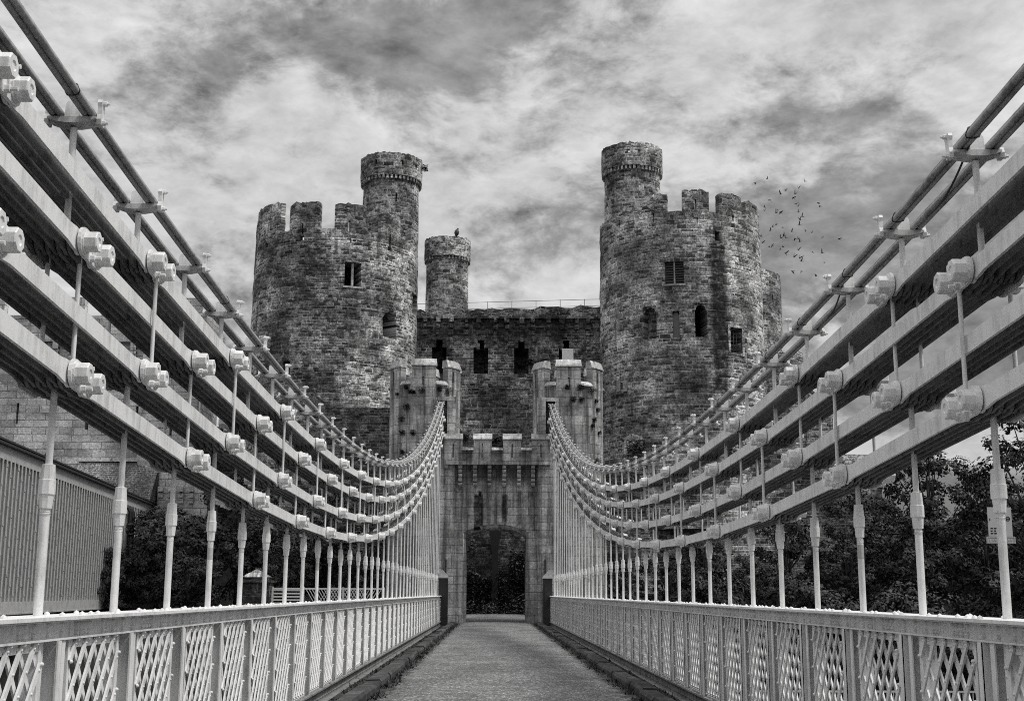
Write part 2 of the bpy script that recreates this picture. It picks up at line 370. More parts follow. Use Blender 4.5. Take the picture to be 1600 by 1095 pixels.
def water():
    m, t, b = newmat('estuary water')
    g = t.new('ShaderNodeNewGeometry').outputs['Position']
    b.inputs['Base Color'].default_value = (.012, .012, .012, 1); b.inputs['Roughness'].default_value = .7; b.inputs['Specular IOR Level'].default_value = .0; b.inputs['IOR'].default_value = 1.03
    bump(t, b, t.noise(t.mapping(g, (1, 2.2, 1)), 1.2, 5, .6), .5, .12); return m
M['water'] = water()
def plain(name, v, rough=.5):
    m, t, b = newmat(name); g = t.new('ShaderNodeNewGeometry').outputs['Position']
    t.put(b.inputs['Base Color'], t.mix(t.noise(g, 6, 4, .6), v*.85, v*1.1)); b.inputs['Roughness'].default_value = rough; return m
M['sign'] = plain('sign face', .55); M['ink'] = plain('sign ink', .02); M['board'] = plain('white board', .95)
M['bird'] = plain('bird feathers', .06); M['steel'] = plain('thin rail steel', .12); M['fence'] = plain('white fence paint', .7); M['lead'] = plain('glazing', .16)
M['wood'] = plain('dark shutter wood', .06)

rnd = random.Random(7)
# ------------------------------------------------------------------ ground, water, road
def terr(x, y):
    if y < 56: z = -9.0
    else:
        s_ = min(1, (y-56)/9) ; z = -9 + 8.75*s_ if x < 3.2 else -9 + 4.9*min(1, (y-56)/2.5) + 3.9*max(0, min(1, (y-63)/16))
        if y > 84: z += min(1, (y-84)/10)*7
        if y > 100: z += min(1, (y-100)/60)*6
    if abs(x) < 3.2 and y > 60: z = min(z, -.3) if y < 90 else z
    if x > 40: z -= min(1, (x-40)/60)*6 if y > 70 else 0
    return z + .25*noise.noise(Vector((x*.3, y*.3, 0)))
def sheet(name, xs, ys, fn, mat):
    mb = MB(); n = len(xs)
    mb.v = [(x, y, fn(x, y)) for y in ys for x in xs]
    mb.f = [(j*n+i, j*n+i+1, (j+1)*n+i+1, (j+1)*n+i) for j in range(len(ys)-1) for i in range(n-1)]
    mb.sm = set(range(len(mb.f)))
    return struct(mb.build(name, mat, recalc=False))
xs = sorted(set([-2500, -1200, -600, -300, -160] + [-110+4*i for i in range(58)] + [-3.4, -3.0, 3.0, 3.4] + [130, 160, 220, 300, 420, 600, 1200, 2500]))
ys = sorted(set([50, 54] + [56+1.5*i for i in range(40)] + [120, 130, 150, 170, 200, 300, 500, 900, 1800, 3000]))
sheet('bank_ground', xs, ys, terr, M['earth'])
sheet('estuary_water', [-3000, -300, 0, 300, 3000], [-400, 0, 60, 110], lambda x, y: -6.5, M['water'])
sheet('far_hills', [140+6*i for i in range(110)], [880, 900, 930, 980, 1080],
      lambda x, y: -5 + (110+9*noise.noise(Vector((x*.012, 1, 0))) - max(0, (x-330))*.10)*max(0, min(1, (x-150)/110))*{880: .0, 900: .86, 930: .97, 980: 1.0, 1080: .5}[y], M['hill'])
road_z = lambda y: 0 if y < 68 else .30*min(1, (y-68)/14)**1.2
mb = MB(); yy = [-8+2*i for i in range(38)] + [69, 72, 75, 78, 81, 84]
for a, b_ in zip(yy[:-1], yy[1:]):
    for k in range(8):
        xa, xb = (-2.19+k*4.31/8, -2.19+(k+1)*4.31/8)
        if a >= 69: xa, xb = xa*(1 + .12*(a > 72)), xb*(1 + .12*(a > 72))
        cz = lambda x: .03*(1-(x/2.2)**2)
        mb.quadv((xa, a, road_z(a)+cz(xa)), (xb, a, road_z(a)+cz(xb)), (xb, b_, road_z(b_)+cz(xb)), (xa, b_, road_z(b_)+cz(xa)))
struct(mb.build('road', M['road']))
mb = MB(); mb.box(-2.9, 2.9, -8, 69, -.35, -.09); struct(mb.build('bridge_deck', M['gutter']))
for sgn in (-1, 1):
    mb = MB(); y = -8; 
    while y < 68.3:
        L = rnd.uniform(1.3, 2.1); y2 = min(y+L, 68.6); dx, dz = rnd.uniform(-.02, .02), rnd.uniform(-.025, .015)
        xi, xo = 2.14+dx, 2.42+dx
        zt = .135+dz
        prof = [(sgn*xi, -.12), (sgn*(xi+.01), zt-.045), (sgn*(xi+.05), zt), (sgn*xo, zt-.01), (sgn*xo, -.12)]
        mb.prism(prof, y+.012, y2-.012, 'y'); y = y2
    struct(mb.build('kerb', M['kerb']))
    mb = MB()
    for k in range(9000):
        yy_ = -2 + 70*rnd.random()**1.0; clump = noise.noise(Vector((sgn*5, yy_*.9, 3))) + .5*noise.noise(Vector((sgn*9, yy_*3.1, 1)))
        if clump < -.05: continue
        zone = rnd.random()
        if zone < .6: x = sgn*(2.13 - abs(rnd.gauss(0, .10))); z = .0
        else: x = sgn*rnd.uniform(2.45, 2.85); z = -.09
        h = rnd.uniform(.015, .065)*(1+max(0, clump)*1.4); a = rnd.uniform(0, 6.28); w_ = rnd.uniform(.008, .025)
        p = Vector((x, yy_, z)); d_ = Vector((math.cos(a), math.sin(a), 0)); tip = p + Vector((rnd.gauss(0, .035), rnd.gauss(0, .035), h))
        mb.quadv(p-d_*w_, p+d_*w_, tip)
    struct(mb.build('kerb_weeds', M['grass'], recalc=False), 'stuff')

# ------------------------------------------------------------------ suspension bridge: chains
XC = 3.11; SP = 1.6; YM = 19.44; KP = .0031
Y0 = {-1: 8.10, 1: 8.24}
HT = {1: 2.243, 2: 1.839, 3: 1.370, 4: .962}
DR = {-1: 0.0, 1: -.10}
def par(y): return KP*(y-YM)**2
def chain_z(side, tier, y): return EYE + HT[tier] + DR[side] + par(y)
PIN = .135; LINKL = 2*SP - 2*PIN
BARS = [-.140, -.070, 0, .070, .140]; PLATES = [-.175, -.105, -.035, .035, .105, .175]
def eyebar_profile(L, h=.062, r=.088):
    """dog-bone outline in (y,z), pin to pin along y from 0 to L"""
    top = []
    for k in range(7):
        a = R(180 - k*20); top.append((r*math.cos(a), r*math.sin(a)))
    for t in (.09, .15, .22):
        q = (t-.04)/.18; top.append((t, r*.95+(h-r*.95)*min(1, q)**.8))
    right = [(L-y, z) for (y, z) in reversed(top)]
    up = top + right
    return up + [(y, -z) for (y, z) in reversed(up)][1:-1]
def make_link():
    mb = MB(); pr = eyebar_profile(LINKL)
    mb.prism(pr, BARS[4]-.011, BARS[4]+.011, 'x')
    return mb
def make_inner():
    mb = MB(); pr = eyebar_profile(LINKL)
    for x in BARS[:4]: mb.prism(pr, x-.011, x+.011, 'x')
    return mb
def make_joint(inner=False):
    mb = MB(); pr = []
    for k in range(9):
        a = R(90+k*22.5); pr.append((-PIN+.097*math.cos(a), .097*math.sin(a)))
    for k in range(9):
        a = R(-90+k*22.5); pr.append((PIN+.097*math.cos(a), .097*math.sin(a)))
    for x in (PLATES[1:-1] if inner else PLATES[::5]): mb.prism(pr, x-.011, x+.011, 'x')
    if inner: return mb
    for py in (-PIN, PIN): mb.tube([(-.19, py, 0), (.19, py, 0)], .045, 10)
    for sx in (-1, 1):                                    # the small clamp bolts between the big nuts
        for zz_ in (-.068, .068):
            mb.tube([(sx*.186, .0, zz_), (sx*.215, .0, zz_)], .027, 6, smooth=False)
            mb.tube([(sx*.215, .0, zz_), (sx*.255, .0, zz_)], .014, 6, smooth=False)
    return mb
def make_nut():
    """octagonal nut with chamfered face and a pin end, axis +x, base at x = 0"""
    mb = MB(); n = 8
    rings = [(0, .074), (.088, .074), (.095, .067), (.095, .034), (.087, .029), (.087, .0)]
    i0 = len(mb.v)
    for x, r in rings[:-1]:
        for j in range(n):
            g = 2*math.pi*(j+.5)/n; mb.v.append((x, r*math.cos(g), r*math.sin(g)))
    m = len(rings)-1
    for k in range(m-1):
        for j in range(n):
            j2 = (j+1) % n; mb.f.append((i0+k*n+j, i0+k*n+j2, i0+(k+1)*n+j2, i0+(k+1)*n+j))
    mb.f.append(tuple(i0+(m-1)*n+j for j in range(n)))
    mb.tube([(0, 0, 0), (.012, 0, 0)], .084, 14, smooth=False)
    return mb
proto = {}
def proto_ob(key, mb, name, mat):
    if key not in proto:
        o = mb.build(name, mat); proto[key] = o.data; bpy.data.objects.remove(o)
    return proto[key]
def mesh_ob(name, me, parent, Mx):
    o = bpy.data.objects.new(name, me); COL.objects.link(o); o.parent = parent; o.matrix_local = Mx; return o
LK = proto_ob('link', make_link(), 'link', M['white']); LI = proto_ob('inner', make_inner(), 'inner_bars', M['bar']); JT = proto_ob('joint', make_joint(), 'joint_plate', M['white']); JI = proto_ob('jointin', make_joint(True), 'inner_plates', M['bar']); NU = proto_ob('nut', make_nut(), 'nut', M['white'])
TIERN = {1: 'topmost', 2: 'second from top', 3: 'third from top', 4: 'lowest'}
SIDE = {-1: 'left', 1: 'right'}
YEND = 69.6
for side in (-1, 1):
    for tier in (1, 2, 3, 4):
        ch = thing('suspension_chain', (side*XC, YM, chain_z(side, tier, YM)), 'white iron eyebar chain with octagonal nuts, %s of four on the %s side' % (TIERN[tier], SIDE[side]), 'bridge chain', 'suspension chains of the bridge')
        o = Vector(ch.location); k = 1 if tier in (1, 3) else 0
        ny = [Y0[side] - .02 + SP*(2*m+k) for m in range(-4, 22)]
        ny = [y for y in ny if -4.5 < y < YEND]
        dirs = []
        for y in ny:
            t = Vector((0, 1, 2*KP*(y-YM))).normalized(); dirs.append((Vector((side*XC, y, chain_z(side, tier, y))), t))
        for q, (p, t) in enumerate(dirs):
            ang = math.atan2(t.z, t.y)
            Mj = Matrix.Translation(p-o) @ Matrix.Rotation(ang + rnd.uniform(-.012, .012), 4, 'X')
            jo = mesh_ob('joint_plate', JT, ch, Mj)
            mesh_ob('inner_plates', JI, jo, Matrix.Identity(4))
            for sx in (-1, 1):
                for py in (-PIN, PIN):
                    mesh_ob('nut', NU, jo, Matrix.Translation((sx*.186, py, 0)) @ (Matrix.Rotation(math.pi, 4, 'Z') if sx < 0 else Matrix.Identity(4)) @ Matrix.Rotation(rnd.gauss(-ang, .16), 4, 'X') @ Matrix.Scale(rnd.uniform(.93, 1.06), 4))
            a = p + t*PIN
            if q+1 < len(dirs): b_ = dirs[q+1][0] - dirs[q+1][1]*PIN
            else: b_ = a + Vector((0, 1, 2*KP*(70-YM)))*max(.4, (70.0-a.y))
            v = b_-a; ang = math.atan2(v.z, v.y)
            el = mesh_ob('eyebar_link', LK, ch, Matrix.Translation(a-o) @ Matrix.Rotation(ang, 4, 'X') @ Matrix.Diagonal((-side, v.length/LINKL, 1, 1)))
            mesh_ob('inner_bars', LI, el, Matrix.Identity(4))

# ------------------------------------------------------------------ wire cables with clamps
CB = 2.755          # underside of the clamps above the eye-level parabola
def cable_z(side, y): return EYE + CB + (DR[side]*1.15) + par(y) + .10
def make_saddle():
    mb = MB()
    pr = [(-.165, 0), (-.165, -.014), (-.11, -.034), (-.04, -.046), (.04, -.046), (.11, -.034), (.165, -.014), (.165, 0)]
    mb.prism(pr, -.062, .062, 'y'); return mb
def make_clamp():
    """block between the two bundles and a bolted cheek plate at each end"""
    mb = MB()
    mb.prism([(-.052, -.028), (.052, -.028), (.048, .095), (.036, .112), (-.036, .112), (-.048, .095)], -.055, .055, 'y'); mb.box(-.165, .165, -.018, .018, -.026, -.004)
    mb.box(-.02, .02, -.02, .02, .105, .13)
    for sx in (-1, 1):
        pr = [(-.032, -.045), (.032, -.045), (.042, -.01), (.030, .03), (.032, .085), (.044, .112), (.036, .135), (-.036, .135), (-.044, .112), (-.032, .085), (-.030, .03), (-.042, -.01)]
        mb.prism(pr, sx*.162, sx*.192, 'x')
        for bz in (-.024, .118):
            mb.tube([(sx*.15, 0, bz), (sx*.232, 0, bz)], .011, 6, smooth=False)
            mb.tube([(sx*.192, 0, bz), (sx*.214, 0, bz)], .020, 6, smooth=False)
    return mb
CLM = proto_ob('clamp', make_clamp(), 'clamp', M['white']); SDL = proto_ob('saddle', make_saddle(), 'saddle', M['whitedark'])
RING = []
for side in (-1, 1):
    org = Vector((side*XC, YM, cable_z(side, YM)))
    cb = thing('suspension_cable', org, 'twin bundles of grey wire cable in white clamps, above the %s chains' % SIDE[side], 'bridge cable', 'wire cables of the bridge')
    for bx in (-1, 1):
        for (ox, oz) in ((-.0245, .0), (.0245, .0), (0.0, .040)):
            mb = MB(); path = []
            y = -4.5
            while y <= 69.9:
                path.append((side*XC + bx*.108 + ox, y, cable_z(side, y) - .10 + .024 + oz)); y += .8
            mb.tube(path, .0225, 9, cap=True); mb.build('cable', M['cable'], cb, org)
    for n in range(-7, 39):
        y = Y0[side] + SP*n
        if y > 69.4 or n == -1: continue
        ang = math.atan(2*KP*(y-YM))
        co_ = mesh_ob('clamp', CLM, cb, Matrix.Translation(Vector((side*XC, y, cable_z(side, y)-.10))-org) @ Matrix.Rotation(ang, 4, 'X') @ Matrix.Rotation(rnd.uniform(-.02, .02), 4, 'Z'))
        mesh_ob('saddle', SDL, co_, Matrix.Identity(4))
    for n in range(-2, 24):                                # dark wire ties round the inner bundle
        mb = MB()
        y = Y0[side] + SP*n - .22 - rnd.uniform(0, .2)
        if side < 0 and n % 3: continue
        cx_ = side*XC - side*.108; cz_ = cable_z(side, y) - .10
        loop = [(-.050, .024), (-.040, .002), (0, -.002), (.040, .002), (.050, .024), (.026, .075), (0, .089), (-.026, .075), (-.050, .024)]
        mb.tube([(cx_+a, y+.012*math.sin(i*1.3), cz_+b_) for i, (a, b_) in enumerate(loop)], .0045, 4)
        mb.build('wire_tie', M['black'], cb, org)
    if side > 0:
        for (ya, yb, s_) in ((5.6, 7.6, .30), (8.0, 9.6, .20), (11.2, 12.6, .16)):
            mb = MB()
            path = []
            for i in range(13):
                u = i/12; y = ya+(yb-ya)*u
                path.append((side*XC - side*(.098-.20*u), y, cable_z(side, y) - .07 - s_*math.sin(u*math.pi)*.5))
            mb.tube(path, .008, 5)
            mb.build('loose_wire', M['black'], cb, org)

# ------------------------------------------------------------------ hanger rods
RAILTOP = EYE - .152
def turnbuckle(z):
    """sleeve of three tapering sections, local axis z"""
    mb = MB(); rings = [(-.155, .039), (-.062, .0455), (-.058, .053), (.040, .053), (.044, .0485), (.148, .042), (.152, .029)]
    n = 8; i0 = len(mb.v)
    for zz_, r in rings:
        for j in range(n):
            g = 2*math.pi*(j+.5)/n; mb.v.append((r*math.cos(g), r*math.sin(g), zz_))
    for k in range(len(rings)-1):
        for j in range(n):
            j2 = (j+1) % n; mb.f.append((i0+k*n+j, i0+k*n+j2, i0+(k+1)*n+j2, i0+(k+1)*n+j))
    mb.f.append(tuple(range(i0+n-1, i0-1, -1))); mb.f.append(tuple(i0+(len(rings)-1)*n+j for j in range(n)))
    for q in (-.20, -.19, -.18): mb.tube([(0, 0, q-.003), (0, 0, q+.003)], .0315, 8)
    return mb
TB = [proto_ob('tb0', turnbuckle(0), 'turnbuckle', M['white'])]
def rod_mesh(L, r, key):
    mb = MB(); mb.tube([(0, 0, 0), (0, 0, L)], r, 8, cap=False); return proto_ob(key, mb, 'rod', M['white'])
ROD1 = rod_mesh(1, .0290, 'r1'); ROD2 = rod_mesh(1, .0225, 'r2'); ROD3 = rod_mesh(1, .0155, 'r3')
for side in (-1, 1):
    for n in range(0, 39):
        y = Y0[side] + SP*n
        if y > 69.0: continue
        jx = side*XC + rnd.uniform(-.006, .006)
        lab = 'white hanger rod with sleeve rising from the %s parapet, %s from the camera' % (SIDE[side], ordn(n))
        t = thing('hanger_rod', (jx, y, RAILTOP), lab, 'hanger rod', 'hanger rods of the bridge')
        top_t, low_t = (2, 4) if n % 2 == 0 else (1, 3)
        def rod(name, me, x, z0, z1): mesh_ob(name, me, t, Matrix.Translation((x, 0, z0-RAILTOP)) @ Matrix.Rotation(rnd.uniform(-.004, .004), 4, 'X') @ Matrix.Diagonal((1, 1, z1-z0, 1)))
        zt = 2.28 + .0018*(y-8) + rnd.uniform(-.03, .03)
        zl = chain_z(side, low_t, y); zu = chain_z(side, top_t, y)
        rod('lower_rod', ROD1, 0, RAILTOP-.01, zt-.1)
        rod('middle_rod', ROD2, 0, zt+.1, zl)
        mesh_ob('turnbuckle', TB[0], t, Matrix.Translation((0, 0, zt-RAILTOP)) @ Matrix.Rotation(rnd.uniform(0, .78), 4, 'Z') @ Matrix.Diagonal((1, 1, rnd.uniform(.92, 1.0), 1)))
        rod('top_rod', ROD2, 0, zu, cable_z(side, y)-.16)
        xs_ = (.175, -.175) if (n % 2 == 0) == (side > 0) else (.105, -.105)
        for xo in xs_: rod('side_rod', ROD3, xo, zl, zu)
        if (n*7+side) % 5 == 0:
            mb = MB(); zz_ = zt-.16
            mb.tube([(0, 0, zz_-.18-RAILTOP), (0, 0, zz_-.06-RAILTOP)], .0297, 8, cap=False); ob = mb.build('worn_band', M['tube'], t)

# ------------------------------------------------------------------ parapet railings
XR = 3.0
def make_panel():
    mb = MB(); z0, z1, hw = .17, 1.312, .53
    def strip(y0, za, y1, zb, x, w=.021, th=.007):
        a = Vector((x, y0, za)); b_ = Vector((x, y1, zb)); dv = (b_-a); L = dv.length; dv /= L
        Mx = Matrix.Translation(a) @ Matrix.Rotation(math.atan2(dv.z, dv.y), 4, 'X')
        mb.box(-th, th, 0, L, -w, w, Mx)
    for dr, x in ((1, .022), (-1, -.006)):
        for k in range(-5, 12):
            ys_ = -hw + .11 + k*.21
            # bar from (ys_, z1) down to (ys_-dr*.8*(z1-z0), z0); clip to the frame
            ya, za, yb, zb = ys_, z1, ys_ - dr*.8*(z1-z0), z0
            pts = []
            for (yy1, zz1, yy2, zz2) in ((ya, za, yb, zb),):
                tmin, tmax = 0.0, 1.0; dy = yy2-yy1
                if abs(dy) > 1e-6:
                    t1, t2 = (-hw-yy1)/dy, (hw-yy1)/dy
                    if t1 > t2: t1, t2 = t2, t1
                    tmin, tmax = max(tmin, t1), min(tmax, t2)
                if tmax - tmin < .03: continue
                p = lambda q: (yy1+dy*q, zz1+(zz2-zz1)*q)
                (y_a, z_a), (y_b, z_b) = p(tmin), p(tmax)
                strip(y_a, z_a, y_b, z_b, x)
                if dr == 1:
                    for q in ((y_a, z_a), (y_b, z_b)): mb.dome((x+.007, q[0], q[1]), .016, (1, 0, 0), 6, 1.2)
                    zz_ = z1 - .028
                    while zz_ > z_b:
                        q = (z1-zz_)/(z1-z0)
                        if tmin < q < tmax: mb.dome((x+.007, yy1+dy*q, zz_), .011, (1, 0, 0), 5, .9)
                        zz_ -= .131
    mb.box(-.02, .012, -hw-.02, hw+.02, 1.262, 1.319)
    for k in range(10): mb.dome((.012, -hw+.06+k*.105, 1.292), .013, (1, 0, 0), 5)
    mb.box(-.02, .012, -hw-.02, hw+.02, .13, .19)
    return mb
def make_post():
    mb = MB(); z0, z1 = .126, 1.319
    mb.box(-.095, -.075, -.285, .285, z0, z1)                       # back plate
    for y in (-.27, .27): mb.box(-.075, .016, y-.022, y+.022, z0, z1)
    for y in (-.19, .19): mb.box(-.075, .0, y-.020, y+.020, z0, z1)
    mb.box(-.075, .062, -.05, -.034, z0, z1); mb.box(.054, .066, -.095, -.034, z0, z1)   # angle irons
    mb.box(-.075, .035, .06, .075, z0, z1); mb.box(.028, .039, .05, .12, z0, z1)
    for k in range(9):
        mb.dome((.0, .19, z0+.08+k*.13), .011, (1, 0, 0), 5)
    return mb
PAN = proto_ob('panel', make_panel(), 'lattice_panel', M['white']); POST = proto_ob('post', make_post(), 'post', M['white'])
for side in (-1, 1):
    ya, yb = -4.0, 69.0
    org = Vector((side*XR, 0, 0)); ins = -side
    t = thing('parapet_railing', org, 'white riveted iron parapet with lattice panels along the %s of the road' % SIDE[side], 'railing', 'parapet railings of the bridge')
    mb = MB()
    mb.box(side*(XR-.105), side*(XR+.26), ya, yb, RAILTOP-.022, RAILTOP)
    y = ya
    n = 0
    while y < yb:
        for dy in (-.52, -.41, -.12, .10, .24, .44):
            if rnd.random() < .9:
                mb.dome((side*(XR + rnd.choice((-.055, -.05, .02))), y+dy+rnd.uniform(-.02, .02), RAILTOP), .022, (0, 0, 1), 7, 1.1)
        mb.dome((side*(XR+.19), y+.3, RAILTOP), .022, (0, 0, 1), 6, 1.1); mb.dome((side*(XR+.19), y-.3, RAILTOP), .022, (0, 0, 1), 6, 1.1)
        y += SP
    mb.build('top_plate', M['white'], t, org)
    mb = MB()
    mb.box(side*(XR-.002), side*(XR+.012), ya, yb, 1.333, RAILTOP-.022)
    mb.box(side*(XR-.05), side*(XR+.012), ya, yb, 1.321, 1.333)
    mb.box(side*(XR-.075), side*(XR-.002), ya, yb, RAILTOP-.034, RAILTOP-.022)
    nb = int((yb-ya)/SP)+2
    for n in range(nb):
        yc = Y0[side] + SP*(n-8)
        for dy in (-.62, -.54, -.38, -.13, .12, .40, .50, .57, .66):
            y = yc+dy
            if y < ya+.1 or y > yb-.1: continue
            for zz_ in (1.357, 1.415): mb.dome((side*(XR-.002), y, zz_), .020, (ins, 0, 0), 6, 1.5)
        if ya < yc < yb: mb.box(side*(XR-.006), side*(XR-.001), yc+.45, yc+.453, 1.335, RAILTOP-.035)
    mb.build('web_plate', M['white'], t, org)
    mb = MB()
    mb.box(side*(XR-.09), side*(XR+.05), ya, yb, .10, .125)
    mb.box(side*(XR-.02), side*(XR+.01), ya, yb, -.12, .10)
    mb.box(side*(XR-.13), side*(XR-.02), ya, yb, -.10, -.085)
    y = ya+.05
    while y < yb:
        z_ = .055 + rnd.uniform(-.01, .01)
        for zz_ in (z_, -.035): mb.dome((side*(XR-.02), y+rnd.uniform(-.02, .02)+(0 if zz_ > 0 else .07), zz_), .021, (ins, 0, 0), 5, 1.0)
        if rnd.random() < .6: mb.dome((side*(XR-.06), y, .125), .02, (0, 0, 1), 5, 1)
        y += .14
    mb.build('bottom_girder', M['grime'], t, org)
    rotM = Matrix.Identity(4) if side < 0 else Matrix.Rotation(math.pi, 4, 'Z')
    n = 0
    for n in range(-7, 39):
        yp = Y0[side] + SP*n
        if ya < yp < yb-.2: mesh_ob('post', POST, t, Matrix.Translation((0, yp, 0)) @ rotM)
        yq = yp + SP/2
        if ya < yq < yb-.4: mesh_ob('lattice_panel', PAN, t, Matrix.Translation((0, yq, 0)) @ rotM)

# ------------------------------------------------------------------ shells: walls with real openings
def shell(mb, ub, zb, solid, P, closed=False, uvf=None):
    """wall made of cells in (u,z); P(u,z,depth 0/1) gives the point; open cells become real holes with reveals"""
    nu, nz = len(ub)-1, len(zb)-1; vid = {}
    ncol = nu if closed else nu+1
    def V(i, j, d_):
        ii = i % ncol if closed else i
        k = (ii, j, d_)
        if k not in vid:
            vid[k] = len(mb.v); mb.v.append(tuple(P(ub[ii], zb[j], d_)))
        return vid[k]
    sol = [[solid((ub[i]+ub[i+1])/2, (zb[j]+zb[j+1])/2) for j in range(nz)] for i in range(nu)]
    def S_(i, j):
        if closed: i %= nu
        if i < 0 or j < 0 or i >= nu or j >= nz: return False
        return sol[i][j]
    for i in range(nu):
        for j in range(nz):
            if not sol[i][j]: continue
            a, b_, c_, d_ = (i, j), (i+1, j), (i+1, j+1), (i, j+1)
            mb.f.append((V(*a, 0), V(*b_, 0), V(*c_, 0), V(*d_, 0)))
            mb.f.append((V(*d_, 1), V(*c_, 1), V(*b_, 1), V(*a, 1)))
            if not S_(i-1, j): mb.f.append((V(*d_, 0), V(*d_, 1), V(*a, 1), V(*a, 0)))
            if not S_(i+1, j): mb.f.append((V(*b_, 0), V(*b_, 1), V(*c_, 1), V(*c_, 0)))
            if not S_(i, j-1): mb.f.append((V(*a, 0), V(*a, 1), V(*b_, 1), V(*b_, 0)))
            if not S_(i, j+1): mb.f.append((V(*d_, 0), V(*c_, 0), V(*c_, 1), V(*d_, 1)))
    if uvf:
        for (i, j, d_), k in vid.items(): mb.u[k] = uvf(ub[i], zb[j])
def breaks(a, b_, step, extra):
    n = max(1, int(round((b_-a)/step))); s_ = [a+(b_-a)*k/n for k in range(n+1)]
    ex = [e for e in extra if a < e < b_]
    s_ = [q for q in s_ if all(abs(q-e) > step*.3 for e in ex) or q in (a, b_)]
    return sorted(set(s_+ex))
def round_tower(mb, cx, cy, Rf, thick, z0, zc, merlons, openings, dstep=2.5, zstep=.7, jit=.05, rag=.16, zmax=None, seed=0, edge=.2):
    """theta 0 faces the camera (-Y), positive to +X. merlons: (a0,a1,ztop) in degrees"""
    zt = zmax or max([m_[2] for m_ in merlons]+[zc])
    tb = breaks(-180, 180, dstep, [e for m_ in merlons for e in m_[:2]] + [e for o in openings for e in o[:2]])
    zb = breaks(z0, zt, zstep, [zc]*(zc > z0) + [e for o in openings for e in o[2:4]])
    if zc < zt: zb = sorted(set(zb + [zc+(zt-zc)*k/4 for k in range(1, 4)]))
    def mer(a):
        for m_ in merlons:
            if m_[0] <= a <= m_[1]: return m_
        return None
    def solid(a, z):
        if any(o[0] < a < o[1] and o[2] < z < o[3] for o in openings): return False
        return z < zc or mer(a) is not None
    def P(a, z, d_):
        r = Rf(z) - d_*(min(thick, .45) if z > zc-1.2 else thick); m_ = None
        for q in merlons:
            if q[0]-1e-6 <= a <= q[1]+1e-6: m_ = q; break
        nz_ = noise.noise(Vector((a*.12+seed, z*.9, d_*9)))
        z_ = z
        if z > zc-1e-6:
            tgt = m_[2] if m_ else zt
            q = (z-zc)/(zt-zc) if zt > zc else 1
            dz = rag*noise.noise(Vector((a*.25+seed*3, 5, d_*2))) + rag*.9*noise.noise(Vector((a*1.9+seed, 8, d_*3)))
            if m_:
                dd = min(a-m_[0], m_[1]-a); dz -= edge*max(0, 1-dd/4.0)**1.5
            z_ = zc + (tgt-zc)*q + dz*q + .3*rag*nz_
        r += jit*nz_ + jit*.6*noise.noise(Vector((a*.5, z*2.5, seed)))
        an = R(a + (.6*noise.noise(Vector((z*1.5, seed, a)))*jit*6 if z > zc else 0))
        return (cx + r*math.sin(an), cy - r*math.cos(an), z_)
    Rm = Rf(zc)
    shell(mb, tb, zb, solid, P, True, lambda a, z: (R(a)*Rm, z))
def disc(mb, cx, cy, r, z, n=32):
    mb.quadv(*[(cx+r*math.cos(2*math.pi*k/n), cy+r*math.sin(2*math.pi*k/n), z) for k in range(n)])
def gear(cx, cy, r0_, r1_, n, z0, z1):
    mb = MB(); pr = []
    for k in range(n):
        for q, r in ((0, r0_), (.45, r0_), (.46, r1_), (.99, r1_)):
            a = 2*math.pi*(k+q)/n; pr.append((cx+r*math.sin(a), cy-r*math.cos(a)))
    mb.prism(pr, z0, z1, 'z'); return mb
def polar(cx, cy, r, a, z): return Vector((cx+r*math.sin(R(a)), cy-r*math.cos(R(a)), z))
def wall_frame(cx, cy, r, a, z):
    """matrix whose local x runs along the wall to the right, y into the wall, z up"""
    an = R(a); Mx = Matrix.Rotation(an, 4, 'Z'); Mx.translation = polar(cx, cy, r, a, z); return Mx

